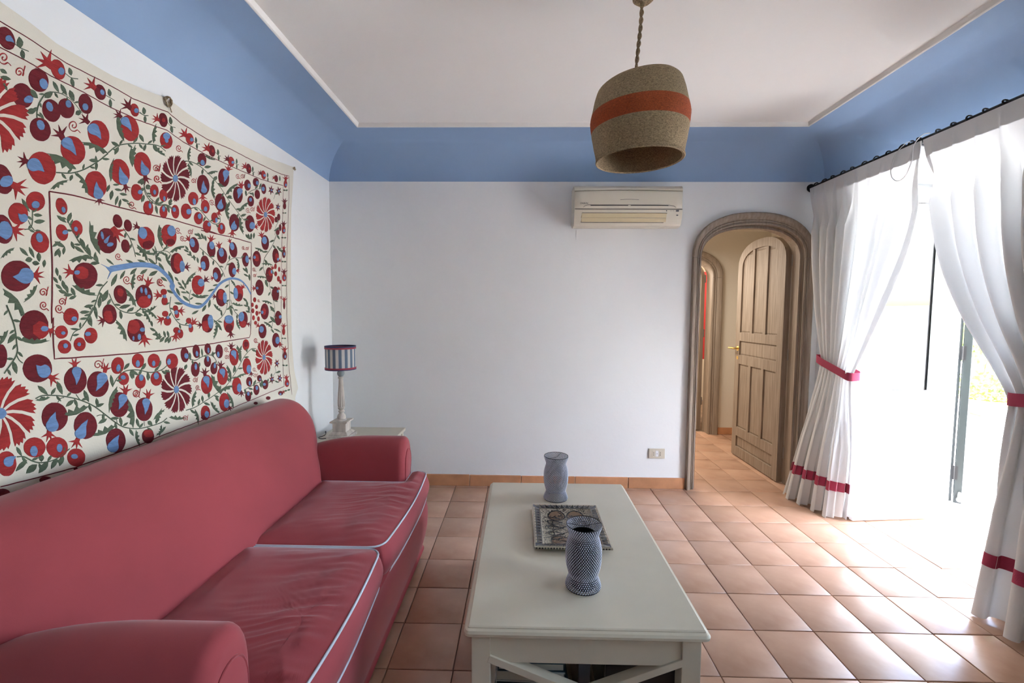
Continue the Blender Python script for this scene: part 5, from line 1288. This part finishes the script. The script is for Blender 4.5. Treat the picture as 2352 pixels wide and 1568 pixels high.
LEAVES = [('A',180,435,-95,105,.6),('A',195,445,80,95,.45),('A',640,680,-105,75,.5),('A',640,700,75,90,.4),('A',990,870,-100,72,.5),('A',990,890,85,85,.35),('A',1295,1030,-95,65,.45),('A',1300,1045,85,60,.35),('A',1535,1120,-95,70,.4),('A',1540,1130,80,70,.35),
('D',140,270,-100,70,.5),('D',145,290,85,62,.35),('D',405,375,-95,75,.4),('D',405,390,88,62,.35),('D',655,560,-95,62,.35),('D',660,565,85,58,.35),('D',876,680,-95,60,.38),('D',878,685,85,52,.35),('D',1060,770,-92,55,.33),('D',1060,775,88,42,.35),('D',1222,845,-92,52,.3),('D',1225,850,88,38,.35),('D',1370,905,-92,50,.3),('D',1372,905,88,42,.3),('D',1492,940,-92,55,.25),
('D',1548,1035,-160,25,.7),('D',1548,1035,-20,25,.7),('D',1536,1260,-170,20,.7),('D',1538,1260,-10,20,.7),('E',1530,200,-175,26,.6),('E',1532,200,-5,26,.6),('E',1530,438,180,24,.7),('E',1532,438,0,24,.7),('E',1533,678,180,22,.7),('E',1535,678,0,22,.7),('E',1530,1205,180,24,.6),('E',1532,1205,0,24,.6),('E',1542,1480,200,28,.6),('E',1545,1480,-20,28,.6),('F',1565,680,160,30,.6),('F',1567,680,-20,30,.6),
('C',300,645,42,110,.34),('C',455,610,68,115,.36),('C',670,680,68,105,.34),('C',770,745,80,75,.36),('C',590,760,140,85,.4),('C',885,560,80,100,.28),('C',215,1240,135,130,.32),('C',295,1275,140,115,.5),('C',385,1255,130,120,.42),('C',455,1230,120,95,.42),('C',505,1205,110,90,.45),('C',130,1135,60,85,.35),('C',330,1195,90,60,.75),('C',1055,530,75,60,.4),('C',1165,465,120,60,.4),('C',1185,540,90,65,.35),('C',1035,465,130,70,.38),('C',855,910,150,80,.4),('C',960,895,80,75,.36),('C',1095,930,70,50,.45),('C',1180,935,10,35,.8),('C',105,450,75,105,.4),('C',130,225,130,110,.4),('C',560,190,5,85,.22),
('B',195,415,60,140,.25),('B',300,560,5,80,.42),('B',305,625,-5,100,.42),('B',175,855,45,110,.3),('B',260,850,65,110,.3),('B',345,900,85,85,.5),('B',290,960,170,65,.8),('B',290,990,10,65,.7),('B',400,965,95,70,.45),('B',510,565,38,110,.3),('B',640,540,110,100,.38),('B',720,770,65,110,.36),('B',780,840,70,105,.34),('B',850,910,70,100,.32),('B',665,840,35,110,.3),('B',640,800,70,75,.4),('B',810,1000,-5,85,.4),('B',490,800,30,110,.35),('B',470,850,-35,90,.3),('B',490,935,-60,85,.4),('B',530,870,85,75,.4),('B',580,850,100,70,.4),
('B',505,1035,80,80,.36),('B',480,1120,55,70,.4),('B',535,1100,80,60,.45),('B',500,1185,40,80,.36),('B',560,1150,75,85,.4),('B',525,1240,20,85,.4),('B',590,1190,75,80,.38),('B',570,1285,-5,85,.38),('B',640,1215,65,85,.4),('B',620,1320,-25,75,.4),('B',955,955,40,90,.22),('B',1000,1205,-65,125,.3),('B',1080,1140,-60,90,.28),('B',1170,1100,-45,85,.36),('B',1260,1095,-35,80,.38),('B',1340,1110,-30,90,.4),('B',1130,965,25,95,.24),('B',1235,965,20,95,.26),('B',1330,950,40,95,.26),('B',1430,990,60,110,.24),('B',920,1345,-65,120,.4),('B',890,1400,-85,115,.32),
('B',755,1390,-10,90,.36),('B',715,1440,-5,95,.34),('B',850,1375,80,130,.24),('B',805,1455,80,115,.24),('B',715,1500,-8,80,.3),('B',1070,1400,-15,110,.34),('B',1170,1430,-50,50,.5),('B',1215,1450,25,60,.45),('B',1090,1500,-95,70,.4),
('E',205,1030,80,60,.4),('E',190,1100,30,75,.36),('E',215,1165,0,70,.38),('E',250,1130,75,70,.36),('E',245,1215,-25,75,.4),('E',285,1150,85,70,.34),('E',290,1245,-50,75,.4),('E',330,1130,75,70,.34),('E',340,1250,-60,75,.4),('E',375,1255,-70,70,.4),('E',365,1130,75,70,.34),('E',280,450,60,110,.26),('E',375,530,65,130,.24),('E',300,590,35,80,.34),('E',360,720,30,75,.35),('E',435,850,8,90,.3),('E',520,780,40,90,.3),('E',640,855,5,80,.26),('E',455,700,65,90,.3),('E',715,940,-60,80,.34),('E',780,900,-80,85,.3),('E',610,965,-30,80,.3),('E',820,680,-15,60,.3),('E',770,735,-20,70,.3),('E',695,790,-10,90,.26),
('E',440,590,50,60,.35),('E',470,640,45,60,.35),('E',500,680,45,60,.35),('E',515,620,70,55,.35),('E',480,690,15,60,.3),('E',540,650,80,60,.35),('E',500,740,10,65,.3),('E',545,280,55,60,.35),('E',530,315,30,65,.3),('E',560,360,20,60,.3),('E',590,330,75,55,.35),('E',600,390,10,60,.3),('E',630,370,80,60,.34),('E',665,395,80,60,.34),('E',635,160,20,60,.4),('E',670,150,60,65,.4),('E',705,155,65,65,.35),('E',740,175,75,60,.35),('E',665,205,0,60,.3),('E',1000,900,80,80,.3),('E',1120,500,45,60,.3),('E',1150,490,75,70,.3),('E',1185,560,85,70,.3),('E',1130,560,30,60,.3),('E',1125,800,45,60,.35),('E',1160,830,80,60,.35),('E',1130,870,20,55,.35),('E',1150,930,20,50,.4),('E',1180,880,85,60,.35),('E',1345,620,70,80,.34),('E',1395,880,55,80,.34),('E',1395,985,50,90,.34),('E',1395,500,60,75,.3),
('F',590,300,85,80,.3),('F',710,260,85,85,.2),('F',820,290,85,60,.3),('F',560,420,110,60,.5),('F',690,400,100,60,.36),('F',715,730,85,70,.36),('F',850,740,60,60,.45),('F',1040,440,100,70,.3),('F',1140,665,75,70,.3),('F',1205,690,80,40,.5),('F',1310,570,80,90,.26),('F',1240,585,100,60,.34),('F',60,960,80,80,.4),('F',170,990,40,60,.7),('F',20,470,90,80,.4),('F',110,470,115,75,.35),('F',300,380,105,75,.36),('F',340,480,20,60,.5),('F',170,505,90,75,.34),('F',0,480,80,90,.4),('F',1410,510,95,40,.4),('F',1470,495,-10,30,.7),
('A',255,800,45,120,.5),('A',400,880,-35,90,.6),('A',475,730,62,115,.3),('A',545,755,62,120,.3),('A',625,810,68,110,.42),('A',680,1030,-35,60,.8),('A',240,1010,-15,90,.65),('A',355,1010,60,85,.3),('A',0,620,35,75,.5),('A',0,690,15,100,.45),('A',10,720,60,110,.35),('A',1260,1210,65,75,.4),('A',1065,1320,115,80,.45),('A',1310,1300,110,60,.35),('A',800,1440,5,90,.4),('A',870,1460,95,75,.35),('A',1000,1275,30,90,.36),
('B',1015,290,0,60,.35),('B',1010,340,100,90,.4),('B',1060,390,105,90,.3),('B',1085,420,100,80,.3),('B',1030,330,10,70,.35),('B',1075,370,10,70,.38),('B',1095,420,20,70,.36),('B',1140,450,35,60,.3),('B',985,290,110,70,.4),('B',650,200,110,60,.5),('B',1275,260,160,40,.8),('B',1310,300,10,45,.8),('B',1285,390,100,60,.4),('B',1430,410,120,60,.4),
('D',120,910,100,70,.8),('D',150,985,40,55,.8),('D',130,1075,95,70,.4),('D',250,1180,80,90,.3),('D',285,1100,120,80,.36),('D',365,1180,75,80,.34),('D',410,1120,120,60,.6),('D',85,470,60,80,.4),('D',150,570,100,70,.3),('D',735,800,-5,70,.45),('D',860,890,120,55,.7),('D',870,960,30,70,.5),('D',1010,1090,160,50,.7),('D',1100,1290,-20,60,.45),('D',1150,1030,85,60,.3),('D',1220,1050,80,50,.3),('D',1305,960,105,60,.3),('D',1150,1470,60,50,.4),('D',1175,1465,80,60,.35),('D',1205,1460,90,60,.35),('D',1235,1455,95,60,.35),('D',1160,1500,20,60,.3)]
g = G()
for L_ in LEAVES: one_leaf(g, *L_)
wpar(g.build('leaf_sprigs', 's_green'))['kind'] = 'stuff'
AC_ = [('A',680,1530,-140,300,-1),('A',970,1385,-140,260,-1),('A',1120,1270,-120,260,1),('A',1385,1290,-100,170,1),('A',1380,1300,60,150,-1),('B',680,150,-135,290,-1),('B',1000,260,-100,200,1),('B',795,385,-100,220,-1),('B',1195,130,-110,180,1),('B',455,335,-45,180,1),('A',1195,1500,-100,190,1),
('B',330,1190,110,190,1),('B',20,1230,35,330,1),('B',905,915,-125,300,1),('B',650,1190,40,240,-1),('B',620,980,-25,230,1),('B',1220,1390,-105,200,-1),('B',1230,850,40,180,-1),('B',1290,1440,-10,130,-1),('B',130,860,160,150,-1),('C',150,270,20,240,-1),('C',400,735,150,120,1),('C',710,805,145,250,1),('C',940,655,125,210,-1),('C',1060,985,-85,250,-1),('C',925,960,140,220,1),('C',1090,1000,95,130,-1),('C',1230,920,-60,120,1),('C',1290,960,85,90,1),('C',60,200,110,190,1),('C',1010,290,-100,190,-1),('C',1160,40,20,120,1),
('D',580,740,-100,140,1),('D',570,760,60,140,1),('D',760,870,-30,120,1),('D',820,960,100,160,-1),('D',950,1080,-60,170,1),('D',960,1150,100,180,-1),('D',1080,1250,-60,150,1),('D',1090,1290,95,180,-1),('D',740,680,40,120,-1),
('E',390,350,-40,170,1),('E',290,70,100,230,-1),('E',60,270,40,200,1),('E',350,350,85,150,-1),('E',550,680,-70,170,1),('E',600,760,30,160,-1),('E',20,720,-100,170,1),('E',110,920,40,160,1),('E',860,1060,85,150,1),('E',830,860,60,120,-1),('E',1010,850,30,120,-1),('E',910,1130,-110,140,-1),('E',1060,1010,90,110,-1),('E',1000,620,40,90,1),('E',1240,300,10,110,1),('E',1310,460,-10,110,1),('E',1260,590,-10,100,1),('E',1310,830,0,110,1),('E',1460,280,60,110,-1),('E',1330,1040,20,110,1),('E',1430,1110,10,80,1),('E',1070,430,70,100,1),
('F',810,520,80,230,-1),('F',960,430,60,170,1),('F',1060,230,60,170,1),('F',880,700,-40,170,1),('F',1050,560,-40,120,1),('F',960,700,50,170,1),('F',800,790,70,150,-1),('F',380,945,20,170,-1),('F',620,850,-95,170,1),('F',640,870,60,150,1),('F',270,1000,-90,140,1),('F',350,1040,120,130,1),('F',1090,330,-95,100,1)]
g = G()
for L_ in AC_: acanthus(g, *L_)
wpar(g.build('lobed_leaves', 's_green'))['kind'] = 'stuff'
SW = [('A',30,520,60,0),('A',170,650,48,1),('A',660,1130,55,0),('B',1400,145,38,1),('B',1410,235,35,0),('B',1185,470,35,0),('B',1062,935,32,0),('B',1140,1145,40,0),('B',1255,1135,32,1),('B',1440,1165,38,0),('B',385,1260,42,1),('B',390,1375,42,0),('B',555,1345,38,1),('B',530,1405,42,0),('C',782,480,42,1),('C',1085,710,34,1),
('D',480,610,35,0),('D',262,820,32,1),('D',265,915,38,0),('D',625,940,28,1),('D',810,1150,30,0),('D',1070,890,25,0),('D',1115,895,25,1),('D',1170,1230,25,0),('D',1212,1225,25,1),('E',470,125,32,0),('E',590,145,28,1),('E',515,205,28,0),('E',85,605,35,1),('E',297,645,32,0),('E',1125,300,18,0),('E',1160,310,18,1),('E',1232,515,20,0),('E',1235,580,18,1),('E',1278,828,14,0),('E',1497,800,15,1),('E',1250,1225,25,0),('F',50,710,38,0),('F',640,580,28,1),('F',668,650,26,0),('F',540,960,30,1),('F',955,270,25,0),('F',957,350,25,1),('F',1235,470,20,0),('F',1245,535,22,1),('F',1250,180,22,0)]
g = G()
for cr, x, y, rad, fl_ in SW:
    s_ = -1 if fl_ else 1; pts = []
    for i in range(22):
        t = i/21; a = 2*PI*1.55*t*s_+.8; q = rad*(1-.86*t); pts.append(wp(cr, x+q*math.cos(a)*.9, y+q*math.sin(a)))
    tail = wp(cr, x+rad*1.1, y+rad*1.2*s_); ribbon(g, [tail]+pts, .0030, .0012, 2)
wpar(g.build('thread_spirals', 's_dark' if False else 's_red'))['kind'] = 'stuff'
# the long blue wave
g = G()
wave = [('B',x,y) for x, y in ((990,1050),(1100,1030),(1250,1010),(1400,1030),(1500,1110),(1560,1205))]+[('E',x,y) for x, y in ((400,680),(450,770),(530,850),(650,892),(720,872),(800,780),(880,670),(950,622),(1020,606),(1100,628),(1160,690),(1202,765))]
ribbon(g, [wp(*q) for q in wave], [.021, .009], .0016, 6)
fan(g, [wp('B',*q) for q in ((905,1003),(965,1030),(1010,1032),(1035,1060),(1000,1080),(965,1140),(988,1075),(950,1030))], .0016, wp('B', 1005, 1058))
wpar(g.build('blue_wave', 's_blue'))
# stem-stitch border lines
def border(parts_, w_, nm):
    g = G(); pts = [wp(c, x, y) for c, L_ in parts_ for x, y in L_]
    out = []
    for a, b in zip(pts, pts[1:]):
        n_ = max(1, int(math.hypot(b[0]-a[0], b[1]-a[1])/.02)); out += [(a[0]+(b[0]-a[0])*i/n_+random.uniform(-.0007,.0007), a[1]+(b[1]-a[1])*i/n_+random.uniform(-.0007,.0007)) for i in range(n_)]
    out.append(pts[-1]); ribbon(g, out, w_, .0012, 0); wpar(g.build(nm, 's_dark'))
border([('A',[(-60,160),(0,195),(200,310),(380,430),(600,570),(900,720),(1200,890),(1440,985)]),('D',[(370,250),(500,360),(760,520),(1000,620),(1250,750),(1500,868),(1583,890),(1580,1150),(1572,1400)]),('E',[(1562,400),(1558,700),(1562,1000),(1575,1300)]),('F',[(1575,350),(1595,560),(1612,722)])], .0034, 'border_line')
border([('A',[(-60,400),(0,430),(230,545),(450,680),(750,830),(1000,970),(1180,1050)]),('D',[(0,305),(200,375),(360,430),(520,545),(760,680),(1000,790),(1300,920),(1525,985),(1522,1200),(1515,1450)]),('E',[(1508,450),(1505,900),(1508,1200)]),('F',[(1520,350),(1535,640),(1330,725),(1150,800),(1000,865),(700,985),(430,1085)]),('C',[(1150,1105),(900,1195),(600,1300),(200,1405),(0,1455)])], .0034, 'border_line')
border([('B',[(440,350),(450,600),(468,1000),(468,1200),(462,1540)]),('C',[(425,100),(422,250),(435,432),(700,415),(1100,385)]),('F',[(100,300),(350,280),(800,215),(1185,152),(1200,110)]),('E',[(1198,1150),(1205,700),(1206,250),(1000,192),(700,122)]),('D',[(900,1478),(700,1408),(400,1320),(100,1255)]),('B',[(1300,550),(1050,490),(850,435),(650,385),(440,350)])], .0042, 'border_line')
# knotted hanging loops
for px_, py_, nm in ((382, 233, 'knot'), (673, 386, 'knot')):
    y, z = wp('A', px_*3.92, py_*3.92); s_ = 1 if px_ < 500 else .4; g = G(); rr = random.Random(px_)
    c0 = V(s3((y, z), .008)); pts = [c0+V((rr.uniform(-.004, .006), .018*s_*math.cos(i*1.1)+rr.uniform(-.006, .006)*s_, .020*s_*math.sin(i*1.1)+rr.uniform(-.008, .004)*s_)) for i in range(14)]
    g.tube(smoothpts(pts, 3), .0028*max(.6, s_), 6); g.tube(smoothpts([c0, c0+V((.002, .006*s_, -.02*s_)), c0+V((.002, .014*s_, -.038*s_))], 4), .0022, 5)
    wpar(g.build(nm, 'jute', auto=60))
# loose things end here
